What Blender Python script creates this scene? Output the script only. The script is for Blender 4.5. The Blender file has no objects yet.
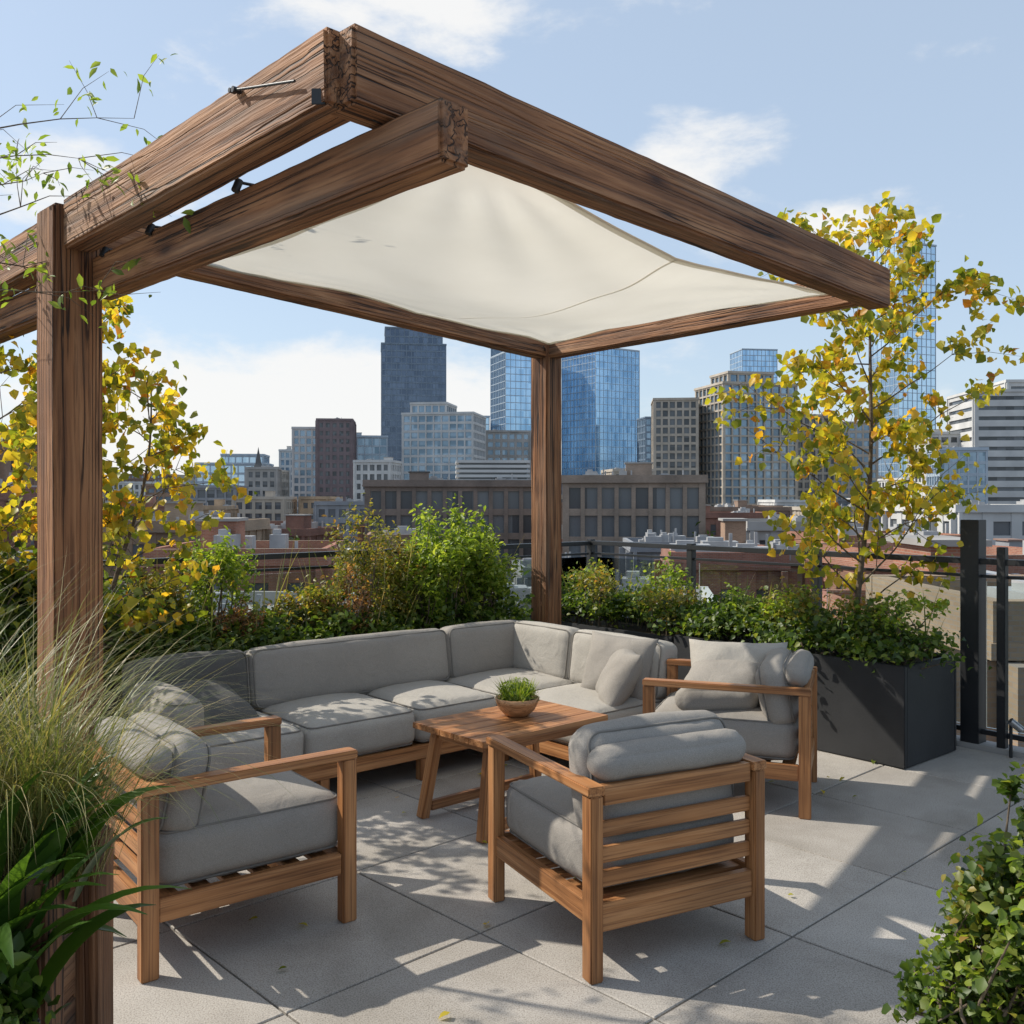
import bpy, bmesh, math, random
import numpy as np
from mathutils import Vector, Matrix, Euler, noise

scene = bpy.context.scene
COL = scene.collection
random.seed(7)

# ------------------------------------------------------------------ helpers
def link(o, parent=None):
    COL.objects.link(o)
    if parent is not None:
        o.parent = parent
    return o

def empty(name, loc=(0,0,0), rotz=0.0):
    o = bpy.data.objects.new(name, None)
    o.location = loc
    o.rotation_euler = (0,0,rotz)
    o.empty_display_size = 0.1
    return link(o)

def new_mat(name):
    m = bpy.data.materials.new(name); m.use_nodes = True
    nt = m.node_tree
    b = nt.nodes.get('Principled BSDF')
    return m, nt, b

def N(nt, typ, **kw):
    n = nt.nodes.new(typ)
    for k, v in kw.items():
        setattr(n, k, v)
    return n

def ramp(nt, stops, interp='LINEAR'):
    r = nt.nodes.new('ShaderNodeValToRGB')
    r.color_ramp.interpolation = interp
    els = r.color_ramp.elements
    while len(els) < len(stops): els.new(0.5)
    for e, (p, c) in zip(els, stops):
        e.position = p
        e.color = (c[0], c[1], c[2], 1)
    return r

def wood_mat(name, dark, mid, light, rough=0.6, bump=0.4, grain=18.0, ring=1.0, knots=False):
    m, nt, b = new_mat(name)
    L = nt.links
    tc = N(nt, 'ShaderNodeTexCoord')
    oi = N(nt, 'ShaderNodeObjectInfo')
    add = N(nt, 'ShaderNodeVectorMath', operation='ADD')
    mul = N(nt, 'ShaderNodeVectorMath', operation='SCALE')
    cmb = N(nt, 'ShaderNodeCombineXYZ')
    L.new(oi.outputs['Random'], cmb.inputs[0]); L.new(oi.outputs['Random'], cmb.inputs[1]); 
    L.new(cmb.outputs[0], mul.inputs[0]); mul.inputs['Scale'].default_value = 13.0
    L.new(tc.outputs['Object'], add.inputs[0]); L.new(mul.outputs[0], add.inputs[1])
    def nz(sc, detail, dist=0.0):
        mp = N(nt, 'ShaderNodeMapping'); mp.inputs['Scale'].default_value = sc
        L.new(add.outputs[0], mp.inputs[0])
        n = N(nt, 'ShaderNodeTexNoise'); n.inputs['Scale'].default_value = 1.0*ring
        n.inputs['Detail'].default_value = detail; n.inputs['Distortion'].default_value = dist
        L.new(mp.outputs[0], n.inputs['Vector']); return n
    n1 = nz((0.7, grain, grain), 5, 0.9)
    n2 = nz((3.0, grain*6, grain*6), 3)
    n3 = nz((2.0, 4, 4), 3)
    r = ramp(nt, [(0.3, dark), (0.48, mid), (0.68, light)])
    L.new(n1.outputs['Fac'], r.inputs[0])
    def mulc(a, bsock, fac=1.0):
        x = N(nt, 'ShaderNodeMix', data_type='RGBA', blend_type='MULTIPLY'); x.inputs[0].default_value = fac
        L.new(a, x.inputs[6]); L.new(bsock, x.inputs[7]); return x.outputs[2]
    r2 = ramp(nt, [(0.36, (0.45,0.40,0.37)), (0.5, (1,1,1))]); L.new(n2.outputs['Fac'], r2.inputs[0])
    last = mulc(r.outputs[0], r2.outputs[0], 0.75)
    r3 = ramp(nt, [(0.3, (0.70,0.67,0.66)), (0.65, (1.16,1.1,1.04))]); L.new(n3.outputs['Fac'], r3.inputs[0])
    last = mulc(last, r3.outputs[0])
    ad = N(nt, 'ShaderNodeMath', operation='ADD')
    L.new(n1.outputs['Fac'], ad.inputs[0]); L.new(n2.outputs['Fac'], ad.inputs[1]); hgt = ad.outputs[0]
    if knots:
        mk = N(nt, 'ShaderNodeMapping'); mk.inputs['Scale'].default_value = (1.6, 5.0, 5.0)
        L.new(add.outputs[0], mk.inputs[0])
        vo = N(nt, 'ShaderNodeTexVoronoi'); vo.inputs['Scale'].default_value = 1.0; vo.inputs['Randomness'].default_value = 1.0
        L.new(mk.outputs[0], vo.inputs['Vector'])
        rk = ramp(nt, [(0.04, (0.22,0.17,0.14)), (0.10, (0.62,0.54,0.47)), (0.19, (1,1,1))])
        L.new(vo.outputs['Distance'], rk.inputs[0])
        last = mulc(last, rk.outputs[0])
        nc = nz((0.45, grain*1.7, grain*1.7), 2, 0.35)
        rc = ramp(nt, [(0.0,(1,1,1)),(0.465,(1,1,1)),(0.490,(0.12,0.09,0.07)),(0.505,(0.12,0.09,0.07)),(0.53,(1,1,1))])
        L.new(nc.outputs['Fac'], rc.inputs[0])
        rcm = ramp(nt, [(0.42,(0,0,0)),(0.54,(1,1,1))]); nm = nz((0.9,3.5,3.5),2); L.new(nm.outputs['Fac'], rcm.inputs[0])
        x = N(nt, 'ShaderNodeMix', data_type='RGBA', blend_type='MULTIPLY'); L.new(rcm.outputs[0], x.inputs[0])
        L.new(last, x.inputs[6]); L.new(rc.outputs[0], x.inputs[7]); last = x.outputs[2]
        a2 = N(nt, 'ShaderNodeMath', operation='ADD'); L.new(hgt, a2.inputs[0]); L.new(rc.outputs[0], a2.inputs[1]); hgt = a2.outputs[0]
        # silvered, weathered areas
        nw = nz((0.8, 7, 7), 4, 0.5); rw = ramp(nt, [(0.52,(0,0,0)),(0.72,(0.45,0.45,0.45))]); L.new(nw.outputs['Fac'], rw.inputs[0])
        xg = N(nt, 'ShaderNodeMix', data_type='RGBA', blend_type='MIX'); L.new(rw.outputs[0], xg.inputs[0])
        L.new(last, xg.inputs[6]); xg.inputs[7].default_value = (0.27,0.205,0.15,1); last = xg.outputs[2]
    L.new(last, b.inputs['Base Color'])
    b.inputs['Roughness'].default_value = rough
    bp = N(nt, 'ShaderNodeBump'); bp.inputs['Strength'].default_value = bump; bp.inputs['Distance'].default_value = 0.006
    L.new(hgt, bp.inputs['Height']); L.new(bp.outputs[0], b.inputs['Normal'])
    return m

def noisy_mat(name, c1, c2, scale=4.0, rough=0.8, bump=0.2, bdist=0.01, metallic=0.0, fine=60.0):
    m, nt, b = new_mat(name); L = nt.links
    tc = N(nt, 'ShaderNodeTexCoord')
    n1 = N(nt, 'ShaderNodeTexNoise'); n1.inputs['Scale'].default_value = scale; n1.inputs['Detail'].default_value = 4
    L.new(tc.outputs['Object'], n1.inputs['Vector'])
    r = ramp(nt, [(0.3, c1), (0.7, c2)]); L.new(n1.outputs['Fac'], r.inputs[0])
    L.new(r.outputs[0], b.inputs['Base Color'])
    b.inputs['Roughness'].default_value = rough; b.inputs['Metallic'].default_value = metallic
    n2 = N(nt, 'ShaderNodeTexNoise'); n2.inputs['Scale'].default_value = fine; n2.inputs['Detail'].default_value = 2
    L.new(tc.outputs['Object'], n2.inputs['Vector'])
    bp = N(nt, 'ShaderNodeBump'); bp.inputs['Strength'].default_value = bump; bp.inputs['Distance'].default_value = bdist
    L.new(n2.outputs['Fac'], bp.inputs['Height']); L.new(bp.outputs[0], b.inputs['Normal'])
    return m

def leaf_mat(name, stops, trans=0.45, rough=0.45):
    m, nt, b = new_mat(name); L = nt.links
    g = N(nt, 'ShaderNodeNewGeometry')
    r = ramp(nt, stops)
    L.new(g.outputs['Random Per Island'], r.inputs[0])
    L.new(r.outputs[0], b.inputs['Base Color']); b.inputs['Roughness'].default_value = rough
    t = N(nt, 'ShaderNodeBsdfTranslucent')
    br = N(nt, 'ShaderNodeMix', data_type='RGBA', blend_type='MULTIPLY'); br.inputs[0].default_value = 1
    L.new(r.outputs[0], br.inputs[6]); br.inputs[7].default_value = (2.0, 1.9, 0.8, 1)
    L.new(br.outputs[2], t.inputs[0])
    mx = N(nt, 'ShaderNodeMixShader'); mx.inputs[0].default_value = trans
    out = nt.nodes['Material Output']
    L.new(b.outputs[0], mx.inputs[1]); L.new(t.outputs[0], mx.inputs[2]); L.new(mx.outputs[0], out.inputs[0])
    return m

# ------------------------------------------------------------------ materials
M_beam = wood_mat('weathered_timber', (0.115,0.045,0.017), (0.26,0.118,0.050), (0.39,0.205,0.10), rough=0.75, bump=1.0, grain=17, knots=True)
M_teak = wood_mat('teak_wood', (0.22,0.09,0.030), (0.38,0.175,0.066), (0.50,0.26,0.115), rough=0.5, bump=0.2, grain=26)
M_bowl = wood_mat('bowl_wood', (0.28,0.14,0.06), (0.45,0.25,0.12), (0.55,0.33,0.17), rough=0.5, bump=0.1, grain=30)
M_planter_wood = wood_mat('planter_wood', (0.07,0.03,0.016), (0.16,0.075,0.035), (0.25,0.125,0.06), rough=0.75, bump=0.8, grain=14, knots=True)
M_black = noisy_mat('black_metal', (0.012,0.013,0.015), (0.025,0.026,0.028), 3, 0.45, 0.05, 0.002)
M_char = noisy_mat('charcoal_planter', (0.018,0.019,0.021), (0.034,0.035,0.038), 2.5, 0.55, 0.2, 0.003)
M_steel = noisy_mat('steel', (0.35,0.35,0.36), (0.5,0.5,0.5), 10, 0.35, 0.05, 0.001, metallic=1.0)
M_soil = noisy_mat('soil', (0.03,0.02,0.013), (0.07,0.05,0.03), 20, 0.95, 1.0, 0.02)
M_bark = noisy_mat('bark', (0.07,0.05,0.035), (0.17,0.13,0.09), 30, 0.9, 0.6, 0.01)

M_glass, nt, b = new_mat('clear_glass_pane')
nt.nodes.remove(b)
fr = N(nt,'ShaderNodeFresnel'); fr.inputs[0].default_value=1.45
tr = N(nt,'ShaderNodeBsdfTransparent'); tr.inputs[0].default_value=(0.90,0.94,0.93,1)
gl = N(nt,'ShaderNodeBsdfGlossy'); gl.inputs['Roughness'].default_value=0.02
mx = N(nt,'ShaderNodeMixShader'); nt.links.new(fr.outputs[0],mx.inputs[0]); nt.links.new(tr.outputs[0],mx.inputs[1]); nt.links.new(gl.outputs[0],mx.inputs[2])
nt.links.new(mx.outputs[0], nt.nodes['Material Output'].inputs[0])

def fabric_mat(name, c, rough=0.9):
    m, nt, b = new_mat(name); L = nt.links
    tc = N(nt, 'ShaderNodeTexCoord')
    n1 = N(nt, 'ShaderNodeTexNoise'); n1.inputs['Scale'].default_value = 3; n1.inputs['Detail'].default_value = 3
    L.new(tc.outputs['Object'], n1.inputs['Vector'])
    r = ramp(nt, [(0.3, tuple(x*0.9 for x in c)), (0.7, tuple(x*1.07 for x in c))]); L.new(n1.outputs['Fac'], r.inputs[0])
    n3 = N(nt, 'ShaderNodeTexNoise'); n3.inputs['Scale'].default_value = 420; n3.inputs['Detail'].default_value = 1
    L.new(tc.outputs['Object'], n3.inputs['Vector'])
    r3 = ramp(nt, [(0.3, (0.75,0.75,0.75)), (0.7, (1.12,1.12,1.12))]); L.new(n3.outputs['Fac'], r3.inputs[0])
    mx = N(nt, 'ShaderNodeMix', data_type='RGBA', blend_type='MULTIPLY'); mx.inputs[0].default_value = 1
    L.new(r.outputs[0], mx.inputs[6]); L.new(r3.outputs[0], mx.inputs[7]); L.new(mx.outputs[2], b.inputs['Base Color'])
    b.inputs['Roughness'].default_value = rough
    n4 = N(nt, 'ShaderNodeTexNoise'); n4.inputs['Scale'].default_value = 8; n4.inputs['Detail'].default_value = 3; n4.inputs['Distortion'].default_value = 1.2
    L.new(tc.outputs['Object'], n4.inputs['Vector'])
    b1 = N(nt, 'ShaderNodeBump'); b1.inputs['Strength'].default_value = 0.5; b1.inputs['Distance'].default_value = 0.014
    L.new(n4.outputs['Fac'], b1.inputs['Height'])
    b2 = N(nt, 'ShaderNodeBump'); b2.inputs['Strength'].default_value = 0.35; b2.inputs['Distance'].default_value = 0.0015
    L.new(n3.outputs['Fac'], b2.inputs['Height']); L.new(b1.outputs[0], b2.inputs['Normal'])
    L.new(b2.outputs[0], b.inputs['Normal'])
    return m
M_fab = fabric_mat('grey_fabric', (0.295,0.272,0.245))
M_fab_l = fabric_mat('light_grey_fabric', (0.395,0.37,0.333))
M_fab_d = fabric_mat('dark_grey_fabric', (0.10,0.097,0.092))
M_pipe = noisy_mat('piping_fabric', (0.17,0.158,0.143), (0.21,0.195,0.177), 20, 0.9, 0.2, 0.001, fine=400)

# sail
M_sail, nt, b = new_mat('sail_canvas')
tc = N(nt,'ShaderNodeTexCoord'); nn = N(nt,'ShaderNodeTexNoise'); nn.inputs['Scale'].default_value=1.5; nn.inputs['Detail'].default_value=5
nt.links.new(tc.outputs['Object'], nn.inputs['Vector'])
r = ramp(nt, [(0.3,(0.70,0.66,0.57)),(0.7,(0.80,0.76,0.67))]); nt.links.new(nn.outputs['Fac'], r.inputs[0])
nt.links.new(r.outputs[0], b.inputs['Base Color']); b.inputs['Roughness'].default_value=0.9
t = N(nt,'ShaderNodeBsdfTranslucent'); nt.links.new(r.outputs[0], t.inputs[0])
mx = N(nt,'ShaderNodeMixShader'); mx.inputs[0].default_value=0.5
nt.links.new(b.outputs[0], mx.inputs[1]); nt.links.new(t.outputs[0], mx.inputs[2]); nt.links.new(mx.outputs[0], nt.nodes['Material Output'].inputs[0])

# paving
M_pave, nt, b = new_mat('concrete_paver'); L = nt.links
tc = N(nt,'ShaderNodeTexCoord'); g = N(nt,'ShaderNodeNewGeometry')
n1 = N(nt,'ShaderNodeTexNoise'); n1.inputs['Scale'].default_value=2.2; n1.inputs['Detail'].default_value=6; n1.inputs['Roughness'].default_value=0.65
L.new(tc.outputs['Object'], n1.inputs['Vector'])
r1 = ramp(nt, [(0.28,(0.31,0.285,0.255)),(0.5,(0.395,0.367,0.333)),(0.75,(0.45,0.422,0.388))]); L.new(n1.outputs['Fac'], r1.inputs[0])
n2 = N(nt,'ShaderNodeTexNoise'); n2.inputs['Scale'].default_value=210; n2.inputs['Detail'].default_value=2
L.new(tc.outputs['Object'], n2.inputs['Vector'])
r2 = ramp(nt, [(0.33,(0.6,0.58,0.56)),(0.5,(1,1,1)),(0.7,(1.2,1.2,1.2))]); L.new(n2.outputs['Fac'], r2.inputs[0])
mx = N(nt,'ShaderNodeMix',data_type='RGBA',blend_type='MULTIPLY'); mx.inputs[0].default_value=1
L.new(r1.outputs[0], mx.inputs[6]); L.new(r2.outputs[0], mx.inputs[7])
r3 = ramp(nt, [(0,(0.88,0.87,0.86)),(1,(1.06,1.06,1.06))]); L.new(g.outputs['Random Per Island'], r3.inputs[0])
mx2 = N(nt,'ShaderNodeMix',data_type='RGBA',blend_type='MULTIPLY'); mx2.inputs[0].default_value=1
L.new(mx.outputs[2], mx2.inputs[6]); L.new(r3.outputs[0], mx2.inputs[7])
n5 = N(nt,'ShaderNodeTexNoise'); n5.inputs['Scale'].default_value=0.9; n5.inputs['Detail'].default_value=4; n5.inputs['Distortion'].default_value=1.0
L.new(tc.outputs['Object'], n5.inputs['Vector'])
r5 = ramp(nt, [(0.36,(0.8,0.79,0.77)),(0.5,(1,1,1))]); L.new(n5.outputs['Fac'], r5.inputs[0])
mx3 = N(nt,'ShaderNodeMix',data_type='RGBA',blend_type='MULTIPLY'); mx3.inputs[0].default_value=1
L.new(mx2.outputs[2], mx3.inputs[6]); L.new(r5.outputs[0], mx3.inputs[7]); L.new(mx3.outputs[2], b.inputs['Base Color'])
b.inputs['Roughness'].default_value=0.8
bp = N(nt,'ShaderNodeBump'); bp.inputs['Strength'].default_value=0.35; bp.inputs['Distance'].default_value=0.003
L.new(n2.outputs['Fac'], bp.inputs['Height']); L.new(bp.outputs[0], b.inputs['Normal'])

M_joint = noisy_mat('paver_joint', (0.03,0.03,0.03), (0.06,0.058,0.055), 30, 0.95)

# leaf materials
M_leaf_green = leaf_mat('leaf_green', [(0,(0.025,0.055,0.012)),(0.4,(0.065,0.115,0.02)),(0.8,(0.13,0.19,0.035)),(1,(0.23,0.26,0.06))])
M_leaf_bright = leaf_mat('leaf_bright', [(0,(0.08,0.14,0.02)),(0.5,(0.18,0.26,0.035)),(1,(0.34,0.39,0.08))], trans=0.5)
M_leaf_yellow = leaf_mat('leaf_yellow', [(0,(0.11,0.15,0.02)),(0.28,(0.24,0.26,0.03)),(0.52,(0.42,0.37,0.04)),(0.8,(0.56,0.42,0.045)),(0.93,(0.6,0.36,0.04)),(1,(0.42,0.16,0.03))], trans=0.5)
M_leaf_olive = leaf_mat('leaf_olive', [(0,(0.08,0.10,0.02)),(0.5,(0.18,0.19,0.04)),(0.85,(0.3,0.25,0.06)),(1,(0.36,0.18,0.06))])
M_leaf_rust = leaf_mat('leaf_rust', [(0,(0.10,0.06,0.03)),(0.4,(0.22,0.11,0.05)),(0.8,(0.34,0.17,0.08)),(1,(0.45,0.28,0.16))])
M_leaf_dark = leaf_mat('leaf_dark', [(0,(0.025,0.06,0.012)),(0.5,(0.05,0.11,0.016)),(1,(0.10,0.19,0.03))], trans=0.35, rough=0.3)
M_leaf_twig = leaf_mat('leaf_spring', [(0,(0.11,0.18,0.03)),(1,(0.24,0.31,0.06))], trans=0.5)
M_leaf_city = leaf_mat('leaf_distant', [(0,(0.03,0.06,0.02)),(1,(0.09,0.12,0.04))])
M_grass = leaf_mat('grass_blades', [(0,(0.08,0.12,0.03)),(0.45,(0.17,0.19,0.06)),(0.8,(0.32,0.28,0.13)),(1,(0.45,0.36,0.20))], trans=0.3)

# ------------------------------------------------------------------ geometry helpers
def mesh_obj(name, V, F, mat, parent=None, smooth=False):
    me = bpy.data.meshes.new(name)
    me.from_pydata(V, [], F); me.update()
    mats = mat if isinstance(mat, (list,tuple)) else [mat]
    for mm in mats: me.materials.append(mm)
    if smooth:
        me.polygons.foreach_set('use_smooth', [True]*len(me.polygons))
    o = bpy.data.objects.new(name, me)
    return link(o, parent)

def bar(name, p0, p1, w, h, mat, parent=None, bevel=0.004, rough=0.0, up=Vector((0,0,1)), segs=1):
    """rectangular member running p0 to p1 (centre line); local X is its length"""
    p0 = Vector(p0); p1 = Vector(p1); d = p1-p0; Lg = d.length
    x = d.normalized()
    if abs(x.dot(up)) > 0.98: up = Vector((0,1,0))
    y = up.cross(x).normalized(); z = x.cross(y)
    bm = bmesh.new()
    bmesh.ops.create_cube(bm, size=1)
    for v in bm.verts: v.co = Vector((v.co.x*Lg, v.co.y*w, v.co.z*h))
    if rough > 0:
        bmesh.ops.bevel(bm, geom=list(bm.edges), offset=bevel, segments=2, affect='EDGES')
        ed = [e for e in bm.edges if abs(e.verts[0].co.x-e.verts[1].co.x) > Lg*0.5]
        bmesh.ops.subdivide_edges(bm, edges=ed, cuts=max(6,int(Lg/0.06)))
        sd = random.random()*50
        for v in bm.verts:
            q = v.co.copy(); nv = noise.noise_vector(Vector((q.x*1.2+sd, q.y*3, q.z*3)))
            nv2 = noise.noise_vector(Vector((q.x*14+sd, q.y*30, q.z*30)))
            v.co.y += nv.y*rough + nv2.y*rough*0.5; v.co.z += nv.z*rough + nv2.z*rough*0.5
    elif bevel > 0:
        bmesh.ops.bevel(bm, geom=list(bm.edges), offset=bevel, segments=2, affect='EDGES')
    me = bpy.data.meshes.new(name); bm.to_mesh(me); bm.free()
    me.materials.append(mat)
    o = bpy.data.objects.new(name, me); link(o, parent)
    R = Matrix((x, y, z)).transposed().to_4x4()
    o.matrix_local = Matrix.Translation((p0+p1)/2) @ R
    return o

def tube(name, pts, rad, mat, parent=None, cyclic=False, res=3):
    cu = bpy.data.curves.new(name, 'CURVE'); cu.dimensions = '3D'
    cu.bevel_depth = 1.0; cu.bevel_resolution = res; cu.use_fill_caps = True
    lst = pts if isinstance(pts[0][0], (list,tuple,Vector)) else [pts]
    rl = rad if isinstance(rad, list) else [rad]*len(lst)
    for P, R in zip(lst, rl):
        s = cu.splines.new('POLY'); s.points.add(len(P)-1)
        for i, p in enumerate(P):
            s.points[i].co = (p[0], p[1], p[2], 1)
            s.points[i].radius = R[i] if isinstance(R, (list,tuple)) else R
        s.use_cyclic_u = cyclic; s.use_smooth = True
    cu.materials.append(mat)
    o = bpy.data.objects.new(name, cu)
    return link(o, parent)

def cushion(name, size, loc, rot, mat, parent, r=0.05, bulge=0.025, wr=0.004, piping=True, cuts=17, pillow=False):
    h = Vector(size)/2; r = min(r, min(h)*0.98)
    bm = bmesh.new(); bmesh.ops.create_cube(bm, size=2)
    bmesh.ops.subdivide_edges(bm, edges=list(bm.edges), cuts=cuts, use_grid_fill=True)
    sd = random.random()*100
    for v in bm.verts:
        u = v.co.copy()
        if pillow:
            th = ((1-abs(u.x)**2.6)*(1-abs(u.y)**2.6))**0.55 if max(abs(u.x),abs(u.y)) < 0.999 else 0.0
            pinch = 1-0.07*((1-u.x*u.x)*abs(u.y)**2+(1-u.y*u.y)*abs(u.x)**2)
            p = Vector((u.x*h.x*pinch, u.y*h.y*pinch, u.z*(h.z*th+0.006)))
            p.z += 0.006*math.sin(p.x*34+sd)*math.sin(p.y*27+sd)*th
        else:
            p = Vector([math.copysign(abs(c)**0.85, c)*hh for c, hh in zip(u, h)])
            inner = Vector([max(-(hh-r), min(hh-r, c)) for c, hh in zip(p, h)])
            d = p-inner
            if d.length > 1e-6: p = inner + d.normalized()*r
            p.z += bulge*(1-u.x**2)*(1-u.y**2)*u.z
            p.y += bulge*0.6*(1-u.x**2)*(1-u.z**2)*u.y
            p.x += bulge*0.6*(1-u.y**2)*(1-u.z**2)*u.x
            edge = max(abs(u.x), abs(u.y))
            if edge > 0.55 and abs(u.z) > 0.4:
                tt = p.y if abs(u.x) > abs(u.y) else p.x
                p.z += math.copysign(0.0024, u.z)*math.sin(tt*95+sd+2*math.sin(tt*21))*(edge-0.55)/0.45*(1-max(0,(edge-0.9)*8))
        nv = noise.noise_vector(Vector((p.x*5+sd, p.y*5, p.z*5)))*wr + noise.noise_vector(Vector((p.x*16+sd, p.y*16, p.z*9)))*wr*0.5
        v.co = p + nv
    me = bpy.data.meshes.new(name); bm.to_mesh(me); bm.free()
    me.materials.append(mat); me.polygons.foreach_set('use_smooth', [True]*len(me.polygons))
    o = bpy.data.objects.new(name, me); link(o, parent)
    o.location = loc; o.rotation_euler = rot
    if piping and not pillow:
        loops = []
        k = r*0.29
        for sz in (1,-1):
            P = []
            for (cx, cy, a0) in ((1,1,0),(-1,1,90),(-1,-1,180),(1,-1,270)):
                for a in range(0, 91, 15):
                    an = math.radians(a0+a)
                    P.append((cx*(h.x-r)+math.cos(an)*(r-k*0.9), cy*(h.y-r)+math.sin(an)*(r-k*0.9), sz*(h.z-k*0.9)))
            loops.append(P)
        pp = tube(name+'_piping', loops, 0.0045, M_pipe, o, cyclic=True, res=2)
    return o

def leaf_mesh(name, C, size, mat, parent=None, seed=0, width=0.55, upbias=0.6, droop=0.0, sizevar=0.4):
    rng = np.random.default_rng(seed)
    C = np.asarray(C, dtype=np.float64); n = len(C)
    nrm = rng.normal(size=(n,3)); nrm[:,2] = np.abs(nrm[:,2])*0.6+upbias
    nrm /= np.linalg.norm(nrm, axis=1)[:,None]
    a = rng.normal(size=(n,3)); a[:,2] -= droop
    a -= (a*nrm).sum(1)[:,None]*nrm; a /= np.linalg.norm(a, axis=1)[:,None]
    b = np.cross(nrm, a)
    s = size*(1-sizevar+2*sizevar*rng.random(n))[:,None]
    w = s*width*0.5
    v = np.empty((n,7,3))
    v[:,0] = C - a*s*0.5
    v[:,1] = C - a*s*0.15 + b*w + nrm*w*0.3
    v[:,2] = C + a*s*0.2 + b*w*0.75 + nrm*w*0.25
    v[:,3] = C + a*s*0.55 - nrm*s*0.12
    v[:,4] = C + a*s*0.2 - b*w*0.75 + nrm*w*0.25
    v[:,5] = C - a*s*0.15 - b*w + nrm*w*0.3
    v[:,6] = C + a*s*0.05
    base = np.arange(n)*7
    loops = np.array([0,1,2,6, 6,2,3, 0,6,4,5, 6,3,4])
    sizes = np.array([4,3,4,3])
    me = bpy.data.meshes.new(name)
    me.vertices.add(n*7); me.vertices.foreach_set('co', v.reshape(-1))
    LI = (base[:,None]+loops[None,:]).reshape(-1)
    me.loops.add(len(LI)); me.loops.foreach_set('vertex_index', LI)
    st = np.tile(sizes, n); starts = np.concatenate([[0], np.cumsum(st)[:-1]])
    me.polygons.add(len(st)); me.polygons.foreach_set('loop_start', starts); me.polygons.foreach_set('loop_total', st)
    me.update(calc_edges=True); me.validate()
    me.materials.append(mat)
    o = bpy.data.objects.new(name, me)
    return link(o, parent)

def shrub(name, blobs, n, size, mat, seed=0, clumps=26, sigma=0.2, stems=True, droop=0.2, width=0.55, base_z=None):
    rng = np.random.default_rng(seed)
    e = empty(name, (0,0,0))
    vols = np.array([b[1][0]*b[1][1]*b[1][2] for b in blobs])**0.67
    vols = vols/vols.sum()
    C = []; S = []
    for (c, r), f in zip(blobs, vols):
        c = np.array(c); r = np.array(r)
        k = max(6, int(clumps))
        d = rng.normal(size=(k,3)); d /= np.linalg.norm(d, axis=1)[:,None]; d[:,2] = np.where(d[:,2] < -0.4, -d[:,2]*0.5, d[:,2])
        rad = (0.45+0.65*rng.random(k)**0.7)[:,None]
        cc = c + d*r*rad
        m = int(n*f/k)
        for q in cc:
            mm = int(m*(0.5+rng.random()))
            C.append(q + rng.normal(size=(mm,3))*r*sigma)
            S.append(q)
    L = np.concatenate(C)
    leaf_mesh('foliage', L, size, mat, e, seed, width=width, droop=droop)
    if stems:
        paths = []; rads = []
        for q in S[::2]:
            bz = base_z if base_z is not None else min(b[0][2]-b[1][2] for b in blobs)
            near = min(blobs, key=lambda b: (b[0][0]-q[0])**2+(b[0][1]-q[1])**2)[0]
            b0 = np.array([near[0]+rng.normal()*0.04, near[1]+rng.normal()*0.04, bz])
            mid = (b0+q)/2 + rng.normal(size=3)*0.03; mid[2] += 0.03
            paths.append([tuple(b0), tuple(mid), tuple(q)]); rads.append([0.006, 0.0045, 0.002])
        tube('stems', paths, rads, M_bark, e, res=1)
    return e

def tree(name, base, height, spread, nl, leaves_per_twig, size, leafm, seed, start=0.25, lean=(0,0), r0=0.022, twigs=5, up=0.6, width=0.75, stems=1, taper=0.55):
    rng = np.random.default_rng(seed)
    e = empty(name, (0,0,0)); paths = []; rads = []; LP = []
    for st in range(stems):
        pts = []; off = rng.normal(size=2)*0.05
        lx = lean[0]+rng.normal()*0.12*(stems>1); ly = lean[1]+rng.normal()*0.12*(stems>1)
        hh = height*(1-0.22*st)
        for i in range(10):
            f = i/9
            pts.append(np.array([base[0]+off[0]*(st>0)+lx*f+0.03*math.sin(f*7+seed+st), base[1]+off[1]*(st>0)+ly*f+0.03*math.cos(f*6+seed), base[2]+hh*f]))
        paths.append([tuple(p) for p in pts]); rads.append([r0*(1-0.8*i/9) for i in range(10)])
        for k in range(nl):
            f = start+(1-start)*((k+rng.random()*0.7)/nl); f = min(f, 0.98)
            ii = f*9; i0 = int(ii); p = pts[i0]+(pts[min(9,i0+1)]-pts[i0])*(ii-i0)
            az = k*2.4+rng.random()*0.8; Lr = spread*(0.5+0.7*rng.random())*(1.05-taper*f)
            d = np.array([math.cos(az), math.sin(az), up*(0.5+0.9*rng.random())]); d /= np.linalg.norm(d)
            lp = [p]; cur = p.copy(); dd = d.copy()
            for s in range(5):
                dd = dd+rng.normal(size=3)*0.13; dd[2] -= 0.03; dd /= np.linalg.norm(dd)
                cur = cur+dd*Lr/5; lp.append(cur.copy())
            paths.append([tuple(q) for q in lp]); rr = r0*0.38*(1-0.5*f)
            rads.append([rr*(1-0.8*i/5) for i in range(6)])
            for t in range(twigs):
                q = lp[1+int(rng.integers(0,5))]
                td = d+rng.normal(size=3)*0.6; td /= np.linalg.norm(td); tl = Lr*(0.22+0.4*rng.random())
                q2 = q+td*tl*0.5+rng.normal(size=3)*0.02; q3 = q+td*tl; q3[2] -= tl*0.15
                paths.append([tuple(q), tuple(q2), tuple(q3)]); rads.append([rr*0.4, rr*0.28, rr*0.12])
                m = int(leaves_per_twig*(0.3+1.4*rng.random()))
                for _ in range(m):
                    u = 0.15+0.95*rng.random()
                    LP.append(q+(q3-q)*u+rng.normal(size=3)*size*0.6)
    tube('trunk_and_limbs', paths, rads, M_bark, e, res=2)
    leaf_mesh('foliage', np.array(LP), size, leafm, e, seed, width=width, droop=0.6, upbias=0.1)
    return e

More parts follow.
